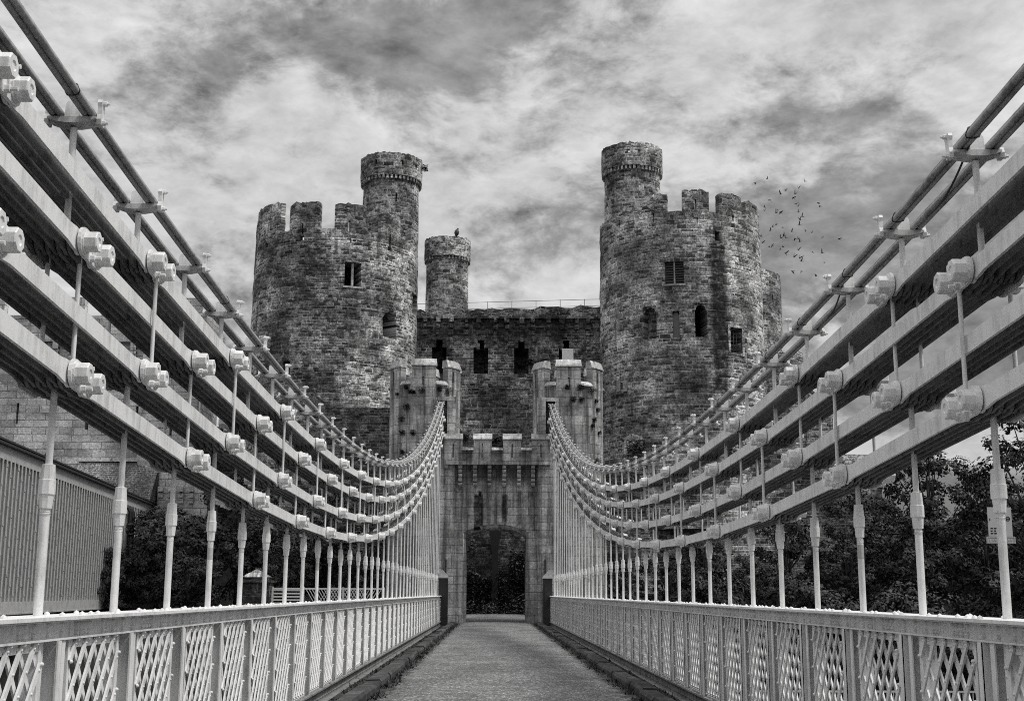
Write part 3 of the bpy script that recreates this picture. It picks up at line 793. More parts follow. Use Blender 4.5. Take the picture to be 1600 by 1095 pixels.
# ------------------------------------------------------------------ castle: two great round towers
def great_tower(name, label, C, Rad, mat, zbase, zcren, merl, opens, turret, tmat_seed, tur_open, wins):
    cx, cy = C; org = Vector((cx, cy, zbase))
    face = math.degrees(math.atan2(-.25-cx, cy)); tface = math.degrees(math.atan2(-.25-turret[0], turret[1]))   # bearing of the bridge from each drum
    merl = [(a+face, b_+face, z) for a, b_, z in merl]; opens = [(a+face, b_+face, z, w) for a, b_, z, w in opens]
    wins = [(w[0]+face, w[1]+face)+tuple(w[2:]) for w in wins]; tur_open = [[(a+tface, b_+tface, z, w) for a, b_, z, w in q] for q in tur_open]
    t = thing(name, org, label, 'castle tower')
    Rf = lambda z: Rad + .010*(27-z) if z < 27 else Rad
    mb = MB(); round_tower(mb, cx, cy, Rf, 1.5, zbase, zcren, merl, opens, 1.6, .5, .07, .14, seed=tmat_seed, edge=.16)
    disc(mb, cx, cy, Rad-.6, zcren-1.6); mb.build('wall', mat, t, org)
    tx, ty, tr, rr, zring, ztop, zb_ = turret
    mb = MB(); round_tower(mb, tx, ty, lambda z: tr+.004*(33-z), .55, zb_, zring+.3, [(-180, 180, zring+.31)], tur_open[0], 4, .6, .05, .02, seed=tmat_seed+4)
    tw = mb.build('stair_turret', M['castle'], t, org)
    mb = MB(); round_tower(mb, tx, ty, lambda z: rr, .7, zring, ztop-.35, [(-180, 180, ztop)], tur_open[1], 4, .4, .05, .16, seed=tmat_seed+9)
    disc(mb, tx, ty, rr-.2, ztop-1.3)
    mb.build('turret_parapet', M['castle'], tw, org)
    gear(tx, ty, tr-.05, rr-.02, 46, zring-.30, zring).build('corbel_table', M['castle'], tw, org)
    for (a0, a1, z0, z1, kind) in wins:
        am = (a0+a1)/2; w_ = R(a1-a0)*Rad; Mx = wall_frame(cx, cy, Rf((z0+z1)/2), am, (z0+z1)/2); h = (z1-z0)/2; mb = MB()
        if kind == 'two':
            mb.box(-.07, .07, .15, .40, -h, h, Mx); mb.box(-w_/2-.12, w_/2+.12, -.06, .3, -h-.13, -h, Mx); mb.build('window_mullion', M['corbel'], t, org)
        elif kind == 'louvre':
            mb.box(-.05, .05, .10, .2, -h, h, Mx); mb.box(-w_/2-.1, w_/2+.1, -.05, .3, -h-.13, -h, Mx)
            fr = mb.build('window_mullion', M['corbel'], t, org); mb = MB()
            for k in range(9):
                z_ = -h + (k+.5)*2*h/9; mb.box(-w_/2, w_/2, .22, .27, z_-h/9*.75, z_+h/9*.45, Mx @ Matrix.Translation((0, 0, 0)))
            mb.build('louvre_shutter', M['wood'], t, org)
        elif kind == 'bars':
            for k in range(1, 4): mb.tube([Mx @ Vector((-w_/2+w_*k/4, .3, -h)), Mx @ Vector((-w_/2+w_*k/4, .3, h))], .025, 5)
            for k in range(1, 6): mb.tube([Mx @ Vector((-w_/2, .32, -h+2*h*k/6)), Mx @ Vector((w_/2, .32, -h+2*h*k/6))], .02, 5)
            mb.build('window_bars', M['steel'], t, org); mb = MB()
            mb.box(-w_/2-.2, w_/2+.2, -.05, .2, -h-.16, -h, Mx); mb.box(-w_/2-.2, -w_/2, -.04, .2, -h, h, Mx); mb.box(w_/2, w_/2+.22, -.04, .2, -h, h, Mx); mb.box(-w_/2-.2, w_/2+.2, -.05, .2, h, h+.18, Mx)
            mb.build('window_surround', M['castle'], t, org)
        elif kind == 'glass':
            mb.prism([(-w_/2, -h), (w_/2, -h), (w_/2, h-.3), (w_*.2, h-.05), (-w_*.2, h-.05), (-w_/2, h-.3)], .18, .22, 'y', Mx); mb.build('leaded_glass', M['lead'], t, org)
        elif kind == 'stone':
            mb.box(-w_/2-.38, -w_/2, -.05, .2, -h-.1, h+.15, Mx); mb.box(w_/2, w_/2+.42, -.05, .2, -h-.2, h+.1, Mx); mb.build('slit_surround', M['corbel'], t, org)
        elif kind == 'arch':
            mb.prism([(-w_/2, h), (-w_/2, h-.55), (-w_*.3, h-.18), (0, h-.04), (w_*.3, h-.18), (w_/2, h-.55), (w_/2, h)], .06, .8, 'y', Mx); mb.build('arch_head', M['castle'], t, org)
        elif kind == 'shallow':
            mb.box(-w_/2, w_/2, .75, .9, -h, h, Mx); mb.build('blocked_opening', M['castle'], t, org)
    return t
ml = [(-78, -42.2, 29.45), (-34.6, -12, 29.1), (-2.5, 18.7, 29.0), (30.5, 48, 28.9), (62, 80, 28.4), (90, 112, 29), (120, 142, 29), (150, 170, 29), (-172, -150, 29), (-142, -120, 29), (-112, -88, 29.2)]
LO = [(5.2, 16.3, 22.92, 24.68), (33, 45, 19.57, 21.49), (65.9, 81.2, 21.94, 23.5), (-56.6, -54.9, 27.3, 28.03), (-59.1, -55.7, 26.27, 26.56), (-25, -23.8, 26.71, 27.56), (-26, -23, 26.28, 26.61),
      (6.8, 8.0, 26.92, 27.9), (5.9, 8.9, 26.12, 26.43), (37.2, 38.6, 26.26, 27.21), (36.1, 39.5, 25.97, 26.25), (-35, -29.6, 16.45, 17.55)]
great_tower('round_tower', 'great round rubble tower on the left, with a stair turret rising from its right side', (-12.1, 92), 6.10, M['castleL'], 2, 27.1, ml, LO,
            (-8.35, 94.6, 2.18, 2.42, 33.35, 35.15, 25), 2, ([(9.1, 12.3, 31.23, 31.95)], [(-31.9, -27, 34.2, 34.6), (17.7, 22.2, 34.2, 34.6), (50, 54, 34.1, 34.5)]),
            [(5.2, 16.3, 22.92, 24.68, 'two'), (33, 45, 19.57, 21.49, 'arch')])
mr = [(-84, -26, 29.15), (-26, -7.7, 30.0), (2.5, 21.1, 30.25), (28.6, 48.9, 30.2), (53.5, 78, 30.1), (88, 112, 30), (120, 142, 30), (150, 170, 30), (-172, -150, 30), (-142, -120, 30), (-112, -90, 29.6)]
RO = [(-10.1, 2.7, 23.26, 24.9), (-25.7, -16.3, 19.38, 21.75), (-5.5, -.9, 19.35, 21.25), (9.3, 17.6, 19.4, 21.81), (34.0, 44.2, 18.4, 20.22), (-45.5, -43, 16.0, 16.51), (-46.5, -45.2, 28.0, 28.7),
      (-17.7, -16.8, 27.91, 28.6), (-18.7, -15.8, 27.5, 27.85), (11.2, 12.3, 28.75, 29.5), (10.3, 13.3, 27.75, 28.18), (39.7, 41.2, 28.2, 28.6), (38.8, 41.9, 27.7, 28.0), (25, 28.3, 26.5, 27.2)]
great_tower('round_tower', 'great dark stained rubble tower on the right, stair turret on its left side', (13.98, 92), 6.05, M['castleR'], 6, 28.65, mr, RO,
            (10.75, 94.6, 2.20, 2.42, 34.3, 36.15, 26), 5, ([], [(-8, -3.5, 35.3, 35.6), (12, 15, 35.3, 35.55)]),
            [(-10.1, 2.7, 23.26, 24.9, 'louvre'), (-25.7, -16.3, 19.38, 21.75, 'arch'), (-25.7, -16.3, 19.38, 21.75, 'shallow'), (-5.5, -.9, 19.35, 21.25, 'glass'), (9.3, 17.6, 19.4, 21.81, 'arch'), (34.0, 44.2, 18.4, 20.22, 'bars'), (-45.5, -43, 16, 16.51, 'stone')])
# rear turret between them and the farther tower on the right
org = Vector((-5.05, 127, 22)); t = thing('round_tower', org, 'slim round stair turret standing farther back between the two great towers', 'castle turret')
mb = MB(); round_tower(mb, -5.05, 127, lambda z: 2.17+.012*(36-z), .5, 22, 36.0, [(-180, 180, 36.02)], [], 5, .6, .05, .02, seed=21); sh = mb.build('wall', M['castle'], t, org)
mb = MB(); round_tower(mb, -5.05, 127, lambda z: 2.42, .6, 35.85, 37.5, [(-180, 180, 37.9)], [(-41, -35, 37.1, 37.45), (8.7, 14, 37.1, 37.35)], 5, .4, .05, .16, seed=23); disc(mb, -5.05, 127, 2.2, 36.6); mb.build('turret_parapet', M['castle'], t, org)
gear(-5.05, 127, 2.1, 2.4, 40, 35.52, 35.85).build('corbel_table', M['castle'], t, org)
org = Vector((23.6, 126, 12)); t = thing('round_tower', org, 'farther round castle tower half hidden behind the right great tower', 'castle tower')
mb = MB(); round_tower(mb, 23.6, 126, lambda z: 6.0, 1.2, 12, 33.0, [(-180, 180, 33.7)], [(45, 47, 30, 31.2)], 4, .8, .06, .22, seed=31); mb.build('wall', M['castle'], t, org); mb = MB(); disc(mb, 23.6, 126, 5.5, 31); mb.build('wall_walk', M['castle'], t, org)

# castle curtain wall between the towers
def flat_wall(mb, x0, x1, yf, thick, z0, ztop, openings, xstep=.6, zstep=.6, jit=.05, rag=.15, seed=0, taper=0.0):
    xb = breaks(x0, x1, xstep, [e for o in openings for e in o[:2]]); zm = max(ztop(x0), ztop(x1), ztop((x0+x1)/2))
    zb = breaks(z0, zm, zstep, [e for o in openings for e in o[2:4]])
    def solid(x, z): return not any(o[0] < x < o[1] and o[2] < z < o[3] for o in openings)
    def P(x, z, d_):
        q = max(0, (z-(zm-1.2))/1.2); zz_ = z + q*(ztop(x)-zm + rag*noise.noise(Vector((x*1.3+seed, 3, d_*2))) + rag*.6*noise.noise(Vector((x*4+seed, 1, 0))))
        return (x, yf + d_*thick + jit*noise.noise(Vector((x*.8+seed, z*.9, d_*5))) - taper*(1-d_)*(zm-z), zz_)
    shell(mb, xb, zb, solid, P, False, lambda x, z: (x, z))
loops = []
for xm in (-6.2, -4.26, -1.13, 1.93, 5.3):
    loops += [(xm-.24, xm+.24, 19.75, 20.35), (xm-.55, xm+.55, 17.78, 19.76)]
loops[0] = (-6.42, -6.02, 19.2, 20.35); loops[1] = (-6.6, -6.02, 19.15, 19.25)
org = Vector((.8, 92.3, 8)); t = thing('curtain_wall', org, 'dark rubble curtain wall with arrow loops joining the two great towers', 'castle wall')
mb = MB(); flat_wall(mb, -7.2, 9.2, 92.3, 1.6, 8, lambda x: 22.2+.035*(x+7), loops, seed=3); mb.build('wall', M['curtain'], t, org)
mb = MB(); mb.box(-7.2, 9.2, 93.95, 94.3, 8, 21.5); mb.build('loop_backing', M['rubdark'], t, org)  # dark backing box added to close the arrow loops so they look dark
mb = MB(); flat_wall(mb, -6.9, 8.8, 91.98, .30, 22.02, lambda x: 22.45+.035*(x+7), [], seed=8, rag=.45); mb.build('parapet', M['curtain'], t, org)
for k in range(15):
    mb = MB()
    x = -6.35+1.03*k+rnd.uniform(-.14, .14)
    for q in range(rnd.choice((3, 4, 4, 5))):
        z1 = 22.03-q*.46; mb.box(x-.15+rnd.uniform(-.07, .07), x+.14+rnd.uniform(-.07, .07), 92.32-max(.05, .36-q*rnd.uniform(.05, .11)), 92.36, z1-rnd.uniform(.33, .42), z1, None)
    if k % 2: mb.box(x-.12, x+.1, 92.2, 92.36, 19.6, 20.1)
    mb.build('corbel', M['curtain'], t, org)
tag(MB.build((lambda m_: (m_.box(4.96, 5.81, 91.7, 91.76, 18.75, 19.62), m_)[1])(MB()), 'white_board', M['board'], None, (5.4, 91.7, 18.75)), 'plain white square board in front of an arrow loop above the right bridge turret', 'board')
hr = MB()
pts = [(-6.2+1.85*k, 92.9, 22.25+.035*(1.85*k)) for k in range(8)] + [(8.3, 92.9, 22.75)]
for (x, y, z) in pts: hr.tube([(x, y, z-.2), (x, y, z+1.02)], .022, 5)
for dz in (.98, .48): hr.tube([(p[0], p[1], p[2]+dz) for p in pts], .018, 5)
pts2 = [(-6+1.5*k, 94.6, 22.2+.035*1.5*k) for k in range(10)]
for (x, y, z) in pts2: hr.tube([(x, y, z-.2), (x, y, z+.5)], .02, 5)
hr.tube([(p[0], p[1], p[2]+.5) for p in pts2], .016, 5)
tag(hr.build('handrail', M['steel'], None, (0, 92.9, 22)), 'thin metal handrail along the top of the castle curtain wall', 'railing')

# lower terrace walls
mb = MB(); flat_wall(mb, -12.6, -5.6, 84.9, 1.2, -.5, lambda x: 13.4 if x > -10.4 else 13.4+(-10.4-x)*.85, [], seed=41, rag=.35, taper=.02)
tag(mb.build('terrace_wall', M['rubdark'], None, (-14, 84.6, -.5)), 'dark mossy retaining wall under the left great tower', 'wall')
mb = MB(); flat_wall(mb, -4.9, 9.6, 83.0, 1.0, -.3, lambda x: 9.5, [], seed=43, rag=.3)
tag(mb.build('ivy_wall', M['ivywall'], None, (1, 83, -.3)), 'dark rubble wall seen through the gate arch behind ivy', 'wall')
mb = MB(); flat_wall(mb, 9.0, 27.0, 87.0, 1.2, 0, lambda x: 12.6-.12*(x-9)+.8*noise.noise(Vector((x*.3, 0, 0))), [], seed=45, rag=.5, taper=.03)
tag(mb.build('terrace_wall', M['castle'], None, (18, 87, 0)), 'rough rubble retaining wall under the right great tower', 'wall')
mb = MB(); flat_wall(mb, 18.5, 25.7, 102, 1.5, 3, lambda x: 21.5, [], seed=47, rag=.3); 
a_ = mb.build('wall', M['castle']); mb = MB(); flat_wall(mb, 25.7, 27.9, 101.8, 1.5, 3, lambda x: 18.8-.9*(x-25.7), [], seed=49, rag=.3)
t = thing('outer_wall', (22, 102, 3), 'stepped castle wall running right from behind the right great tower', 'castle wall')
a_.parent = t; a_.location = Vector((0, 0, 0))-Vector((22, 102, 3)); b_ = mb.build('lower_wall', M['castle'], t, (22, 102, 3))

# ------------------------------------------------------------------ the bridge gateway
org = Vector((0, 69.7, 0)); t = thing('gateway', org, 'pale ashlar bridge gateway with an arch, battlements and two round turrets', 'gateway')
mb = MB()
def arch_loop(hw, zs, rise, y, z0=-.3, cxx=.03):
    pts = [(cxx-hw, y, z0), (cxx-hw, y, zs)]
    for k in range(1, 16):
        a = -1+2*k/16; pts.append((cxx+hw*a, y, zs + rise*(1-a*a)))
    pts += [(cxx+hw, y, zs), (cxx+hw, y, z0)]
    return pts
A, B, Cc = arch_loop(1.84, 4.92, .45, 69.7), arch_loop(1.68, 4.78, .40, 69.9), arch_loop(1.68, 4.78, .40, 73.2)
n = len(A); i0 = len(mb.v); mb.v += A+B+Cc
for k in range(n-1):
    mb.f.append((i0+k, i0+k+1, i0+n+k+1, i0+n+k)); mb.f.append((i0+n+k, i0+n+k+1, i0+2*n+k+1, i0+2*n+k))
for y, L in ((69.7, A), (73.2, Cc)):
    for side in (-1, 1):
        xo = side*2.36
        pts = [p for p in (L[:n//2+1] if side < 0 else L[n//2:])]
        pts = [(xo, y, -.3)] + pts + [(pts[-1][0], y, 8.7), (xo, y, 8.7)] if side < 0 else [(pts[0][0], y, 8.7)] + pts + [(xo, y, -.3), (xo, y, 8.7)]
        mb.quadv(*pts)
    
mb.box(-2.36, 2.36, 69.72, 73.2, 8.3, 8.7)
mb.build('arch_wall', M['gate'], t, org)
for side in (-1, 1):
    X = lambda a, b_: sorted((side*a, side*b_))
    mb = MB(); x0, x1 = X(2.30, 3.12); mb.box(x0, x1, 69.42, 72.5, -.3, 10.2)
    x0, x1 = X(3.12, 3.36); mb.box(x0, x1, 69.5, 72.5, -.3, 10.2)
    x0, x1 = X(2.27, 2.76); mb.box(x0, x1, 69.25, 71.4, 10.2, 12.42)
    x0, x1 = X(3.30, 3.50); mb.box(x0, x1, 69.5, 71.4, 10.2, 12.42)
    x0, x1 = X(2.76, 3.30); mb.box(x0, x1, 69.35, 71.4, 12.22, 12.42); mb.box(x0, x1, 71.0, 71.3, 10.2, 12.22)
    pier = mb.build('pier', M['gate'], t, org)
    mb = MB(); mb.prism([(side*1.9, 0), (side*2.34, 0), (side*2.30, .75), (side*1.86, .78), (side*1.70, .10)], 69.55, 69.75, 'y'); mb.build('plinth', M['gate'], t, org)
    mb = MB(); mb.box(*X(2.69, 2.745), 69.3, 69.424, 2.62, 3.45); mb.build('arrow_slit_shade', M['gapdark'], t, org)  # solid strip on the pier face; the slit's shade is its colour
# battlemented parapet on corbels
mb = MB()
yf, yb2 = 69.12, 69.66
mer = [(-2.92, -1.9), (-1.26, -.26), (.38, 1.38), (1.98, 3.0)]
slits = [-2.40, -.78, .88, 2.48]
xb = sorted(set([-2.92, 3.0] + [e for m_ in mer for e in m_] + [s_+q for s_ in slits for q in (-.035, .035)]))
tops = [10.05, 10.0, 10.0, 10.05]
def psolid(x, z):
    if any(abs(x-s_) < .035 for s_ in slits) and 9.0 < z < 9.78: return False
    return z < 9.38 or any(a < x < b_ for a, b_ in mer)
shell(mb, xb, [8.62, 8.8, 9.0, 9.38, 9.78, 10.0], psolid, lambda x, z, d_: (x, yf+d_*(yb2-yf), z), False, lambda x, z: (x, z))
mb.build('parapet', M['gate'], t, org)
for (a, b_), zt in zip(mer, tops):
    mb = MB(); mb.prism([(yf-.05, 10.003), (yf-.05, 10.06), (yf+.16, 10.36), (yb2-.1, 10.38), (yb2+.04, 10.06), (yb2+.04, 10.003)], a-.03, b_+.03, 'x'); mb.build('merlon_cap', M['corbel'], t, org)
for a, b_ in ((-1.9, -1.26), (-.26, .38), (1.38, 1.98)):
    mb = MB(); mb.prism([(yf-.06, 9.383), (yf-.06, 9.44), (yf+.2, 9.60), (yb2+.04, 9.60), (yb2+.04, 9.383)], a+.004, b_-.004, 'x'); mb.build('crenel_sill', M['gatetur'], t, org)
for x in (-2.77, -1.99, -1.18, -.37, .45, 1.27, 2.05):
    mb = MB()
    for q in range(5):
        z1 = 8.618-q*.235; d_ = .50-.085*q
        if abs(x+2.77) < .01 and q > 0: break
        mb.prism([(69.70, z1-.215), (69.70-d_+.05, z1-.215), (69.70-d_, z1-.15), (69.70-d_, z1-.02), (69.70, z1-.02)], x-.105, x+.105, 'x')
    mb.build('corbel', M['corbel'], t, org)
# round turrets
def gate_turret(cx, merl, slit_list, seed):
    cy = 71.55; face = math.degrees(math.atan2(-.25-cx, cy))
    merl = [(a+face, b_+face, z) for a, b_, z in merl]; slit_list = [(a+face, b_+face, z, w) for a, b_, z, w in slit_list]
    mb = MB()
    round_tower(mb, cx, cy, lambda z: 2.03 + (.03 if z > 12.75 else 0), .45, -1, 13.15, merl, slit_list, 3, .5, .008, .0, seed=seed, edge=0)
    disc(mb, cx, cy, 1.75, 12.2)
    w_ = mb.build('turret', M['gatetur'], t, org)
    for m_ in merl:
        mb = MB(); na = 8; i0 = len(mb.v)
        prof = [(2.12, 14.23), (2.12, 14.30), (1.98, 14.66), (1.62, 14.68), (1.56, 14.23)]
        for k in range(na+1):
            a = m_[0]-1.2 + (m_[1]-m_[0]+2.4)*k/na
            for (r, z) in prof: mb.v.append(tuple(polar(cx, cy, r, a, z)))
        q = len(prof)
        for k in range(na):
            for j in range(q): mb.f.append((i0+k*q+j, i0+(k+1)*q+j, i0+(k+1)*q+(j+1) % q, i0+k*q+(j+1) % q))
        mb.f.append(tuple(i0+j for j in range(q))); mb.f.append(tuple(i0+na*q+j for j in range(q-1, -1, -1)))
        mb.build('merlon_cap', M['pale'], w_, org)
    ms = sorted(merl)
    for a, b_ in zip([m_[1] for m_ in ms], [m_[0] for m_ in ms[1:]]+[ms[0][0]+360]):
        mb = MB(); na = 4; i0 = 0; prof = [(2.14, 13.153), (2.14, 13.22), (1.95, 13.42), (1.58, 13.42), (1.58, 13.153)]
        for k in range(na+1):
            aa = a+.4+(b_-a-.8)*k/na
            for (r, z) in prof: mb.v.append(tuple(polar(cx, cy, r, aa, z)))
        q = len(prof)
        for k in range(na):
            for j in range(q): mb.f.append((k*q+j, (k+1)*q+j, (k+1)*q+(j+1) % q, k*q+(j+1) % q))
        mb.f.append(tuple(j for j in range(q))); mb.f.append(tuple(na*q+j for j in range(q-1, -1, -1)))
        mb.build('crenel_sill', M['pale'], w_, org)
per = 60
gate_turret(-4.13, [(-22.2+per*k, 16.8+per*k, 14.22) for k in range(-2, 4)], [(-5.2, -1.8, 13.16, 13.62), (-64.5, -60, 13.2, 14.0), (48, 51, 13.4, 14.0)], 0)
gate_turret(4.12, [(-17.6+per*k, 21.5+per*k, 14.22) for k in range(-2, 4)], [(.6, 3.4, 13.16, 13.6), (-64, -60, 13.16, 13.95), (54, 57, 13.4, 14.0)], 4)
# black end pillars where the railings meet the gate
for side in (-1, 1):
    x = side*2.83; org = Vector((x, 68.95, -.2))
    p = thing('end_pillar', org, 'dark iron pillar with wedge cap ending the %s railing at the gateway' % SIDE[side], 'pillar', 'end pillars of the railings')
    mb = MB(); mb.box(x-.25, x+.25, 68.75, 69.2, -.2, 2.42); mb.box(x-.17, x+.17, 68.735, 68.76, .3, 2.1); mb.build('shaft', M['black'], p, org)
    mb = MB(); mb.box(x-.29, x+.29, 68.71, 69.24, 2.42, 2.5); mb.prism([(x-.27, 2.5), (x+.27, 2.5), (x+side*.1+.05, 2.86), (x+side*.1-.05, 2.86)], 68.76, 69.2, 'y'); mb.build('cap', M['tube'], p, org)

# ------------------------------------------------------------------ left: tubular railway bridge, its masonry towers, fence and pier
def rotline(p0, p1):
    d_ = (Vector(p1)-Vector(p0)); L = d_.length; d_.normalize(); return L, d_
A0, A1 = Vector((-21.2, 50.0, 0)), Vector((-25.45, 93.0, 0))
L, dv = rotline(A0, A1); nrm = Vector((dv.y, -dv.x, 0))        # facing the bridge (+X)
Mx = Matrix(((nrm.x, dv.x, 0, A0.x), (nrm.y, dv.y, 0, A0.y), (0, 0, 1, 0), (0, 0, 0, 1)))   # x out, y along, z up
org = A0.copy(); t = thing('railway_tube', org, 'riveted grey iron box of the tubular railway bridge behind the left railing', 'railway bridge')
mb = MB(); mb.box(-4.5, 0, 0, L, .7, 7.5, Mx); mb.build('side_plate', M['tube'], t, org)
mb = MB()
k = 0; y = .15
while y < L:
    mb.box(.003, .16, y, y+.10, 1.16, 7.3, Mx); mb.box(.16, .18, y-.05, y+.15, 1.16, 7.3, Mx)
    for q in range(14):
        if (k+q) % 3 == 0: mb.box(.18, .20, y-.04, y+.14, 1.4+q*.43, 1.52+q*.43, Mx)
    y += .62; k += 1
mb.build('stiffener_ribs', M['tube'], t, org)
mb = MB(); mb.box(-4.6, .16, 0, L, 7.28, 7.86, Mx)
for k in range(26): mb.box(.16, .168, k*1.66, k*1.66+.03, 7.3, 7.84, Mx)
mb.build('top_flange', M['tube'], t, org)
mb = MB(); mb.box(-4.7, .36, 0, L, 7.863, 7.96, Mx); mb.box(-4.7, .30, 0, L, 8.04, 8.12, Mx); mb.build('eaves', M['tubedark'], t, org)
mb = MB(); mb.box(-4.6, .20, 0, L-.4, .66, 1.15, Mx); mb.box(-4.6, .24, 0, L-.4, .60, .655, Mx); mb.build('bottom_flange', M['tube'], t, org)
mb = MB()
for k in range(4):
    yy_ = 33.6+.55*k; mb.tube([Mx @ Vector((.2, yy_-.4, 7.2)), Mx @ Vector((.33, yy_, 6.8)), Mx @ Vector((.33, yy_, .9))], .085, 7)
mb.build('drain_pipes', M['tubedark'], t, org)
# masonry towers of the railway bridge
org = Vector((-32, 96, 0)); t = thing('railway_tower', org, 'pale ashlar railway bridge tower with slit windows behind the tube on the left', 'stone tower')
mb = MB()
tw_open = [(-39.6, -39.3, 14.3, 16.6), (-36.2, -36.0, 14.0, 15.6), (-31.0, -30.7, 13.6, 15.6), (-27.2, -27.0, 13.0, 15.4), (-24.6, -24.4, 13.2, 14.6)]
flat_wall(mb, -52, -22.6, 94.0, 1.0, -1, lambda x: 20.3, tw_open, .8, .8, .01, .0, seed=51); mb.build('wall', M['ashlar'], t, org)
mb = MB(); mb.box(-52, -22.62, 95.05, 101, -1, 20.2); mb.build('core', M['ashlar'], t, org)
mb = MB(); mb.box(-52, -22.3, 93.6, 101.3, 20.3, 22.3)
for k in range(10): 
    x0 = -51.5+3.05*k; mb.box(x0, x0+1.75, 93.6, 94.4, 22.3, 23.75)
mb.box(-24.4, -22.5, 93.62, 101.2, 22.3, 23.72)
mb.build('battlement', M['ashlar'], t, org)
for k in range(25):
    mb = MB(); x = -51.4+1.18*k
    for q in range(4): mb.box(x, x+.42, 93.62+.08*q, 94.02, 20.02-q*.34-.30, 20.3-q*.34-.02)
    mb.build('corbel', M['ashlar'], t, org)
mb = MB(); mb.prism([(91.6, 8.05), (94.0, 11.2), (94.0, 8.05)], -31.2, -25.15, 'x'); mb.build('slate_roof', M['slate'], t, org)
mb = MB(); mb.box(-31.2, -25.1, 93.8, 94.05, 11.2, 11.33); mb.build('roof_ledge', M['pale'], t, org)
org = Vector((-23, 90, -1)); t = thing('railway_abutment', org, 'narrow pale stone abutment pier with corbels at the end of the railway tube', 'stone pier')
mb = MB(); mb.box(-25.0, -21.3, 93.2, 99, -1, 9.3); mb.box(-24.8, -23.9, 92.9, 93.2, -1, 8.2); mb.build('wall', M['ashlar'], t, org)
for k in range(4):
    mb = MB()
    for q in range(3): mb.box(-24.9+.75*k, -24.55+.75*k, 92.86+.1*q, 93.2, 8.9-q*.42, 9.25-q*.42)
    mb.build('corbel', M['ashlar'], t, org)
mb = MB(); flat_wall(mb, -22.5, -17.0, 97, 1, -1, lambda x: 14.3, [], seed=53, rag=.3)
tag(mb.build('low_castle_wall', M['rubdark'], None, (-20, 97, -1)), 'low dark rubble wall left of the left great tower', 'wall')
org = Vector((-12.45, 66.2, -.5)); t = thing('gate_pier', org, 'squat dark stone pier with pale pyramid cap beyond the left railing', 'stone pier')
mb = MB(); mb.box(-13.25, -11.65, 65.6, 67, -.5, 2.12); mb.build('shaft', M['rubdark'], t, org)
mb = MB(); mb.box(-13.35, -11.55, 65.5, 67.1, 2.12, 2.24); mb.box(-13.1, -11.8, 65.75, 66.9, 2.24, 2.40); mb.build('cap_course', M['rubdark'], t, org)
mb = MB(); i = 0; mb.v = [(-13.15, 65.7, 2.40), (-11.75, 65.7, 2.40), (-11.75, 66.9, 2.40), (-13.15, 66.9, 2.40), (-12.45, 66.3, 2.82)]; mb.f = [(0, 1, 4), (1, 2, 4), (2, 3, 4), (3, 0, 4), (3, 2, 1, 0)]
mb.build('pyramid_cap', M['gatetur'], t, org)
org = Vector((-8.7, 66, -.3)); t = thing('lattice_fence', org, 'low white lattice fence beyond the left railing, beside the stone pier', 'fence')
mb = MB()
mb.box(-11.55, -5.75, 65.98, 66.02, 1.78, 1.86); mb.box(-11.55, -5.75, 65.98, 66.02, -.1, -.02)
mb.build('rail', M['fence'], t, org); mb = MB()
for x in (-11.55, -9.95, -7.9, -5.8):
    mb = MB(); mb.box(x-.04, x+.04, 65.95, 66.05, -.3, 1.9); mb.build('post', M['fence'], t, org)
mb = MB()
x = -12.6
while x < -5.8:
    for s_ in (1, -1):
        xa, xb = (x, x+1.08) if s_ > 0 else (x+1.08, x)
        za, zb = 0, 1.78
        lo, hi = -9.9, -5.8
        if min(xa, xb) >= lo-.02 and max(xa, xb) <= hi: 
            Mq = Matrix.Translation((xa, 66+.012*s_, za)) @ Matrix.Rotation(-math.atan2(zb-za, xb-xa), 4, 'Y'); mb.box(0, math.hypot(xb-xa, zb-za), -.008, .008, -.018, .018, Mq)
    x += .155
for k in range(11): mb.box(-11.5, -9.98, 65.99, 66.01, .05+k*.165, .05+k*.165+.075)
mb.build('lattice', M['fence'], t, org)

# ------------------------------------------------------------------ right: white quay fence, sign, lamp
org = Vector((21, 59, -4.2)); t = thing('quay_fence', org, 'white upright-bar fence on the far bank seen through the right railing', 'fence')
mb = MB(); mb.box(10, 33, 58.97, 59.03, -2.78, -2.70); mb.box(10, 33, 58.97, 59.03, -3.95, -3.89); mb.build('rail', M['fence'], t, org)
mb = MB()
for k in range(150): mb.box(10+k*.153, 10.035+k*.153, 58.98, 59.02, -3.9, -2.78)
mb.build('bars', M['fence'], t, org)
org = Vector((20.1, 50.05, -6)); t = thing('direction_sign', org, 'tall pale road sign with a black ringed symbol behind the rightmost hanger rods', 'road sign')
mb = MB(); mb.box(19.62, 20.58, 50, 50.03, 3.92, 5.08); pl = mb.build('sign_panel', M['sign'], t, org)
mb = MB(); mb.box(20.05, 20.12, 50.05, 50.12, -6, 4.9); mb.box(19.62, 20.58, 50.03, 50.06, 4.2, 4.25); mb.box(19.62, 20.58, 50.03, 50.06, 4.8, 4.85); mb.build('post', M['tube'], t, org)
mb = MB()
cx_, cz_ = 20.42, 4.62
for k in range(20):
    a0, a1 = 2*math.pi*k/20, 2*math.pi*(k+1)/20
    mb.quadv(*[(cx_+r*math.cos(a), 49.994, cz_+r*math.sin(a)) for r, a in ((.06, a0), (.095, a0), (.095, a1), (.06, a1))])
mb.box(cx_-.095, cx_+.095, 49.99, 49.996, cz_-.02, cz_+.02)
mb.prism([(cx_-.10, cz_+.02), (cx_-.2, cz_+.02), (cx_-.2, cz_-.02), (cx_-.10, cz_-.02)], 49.99, 49.997, 'y')
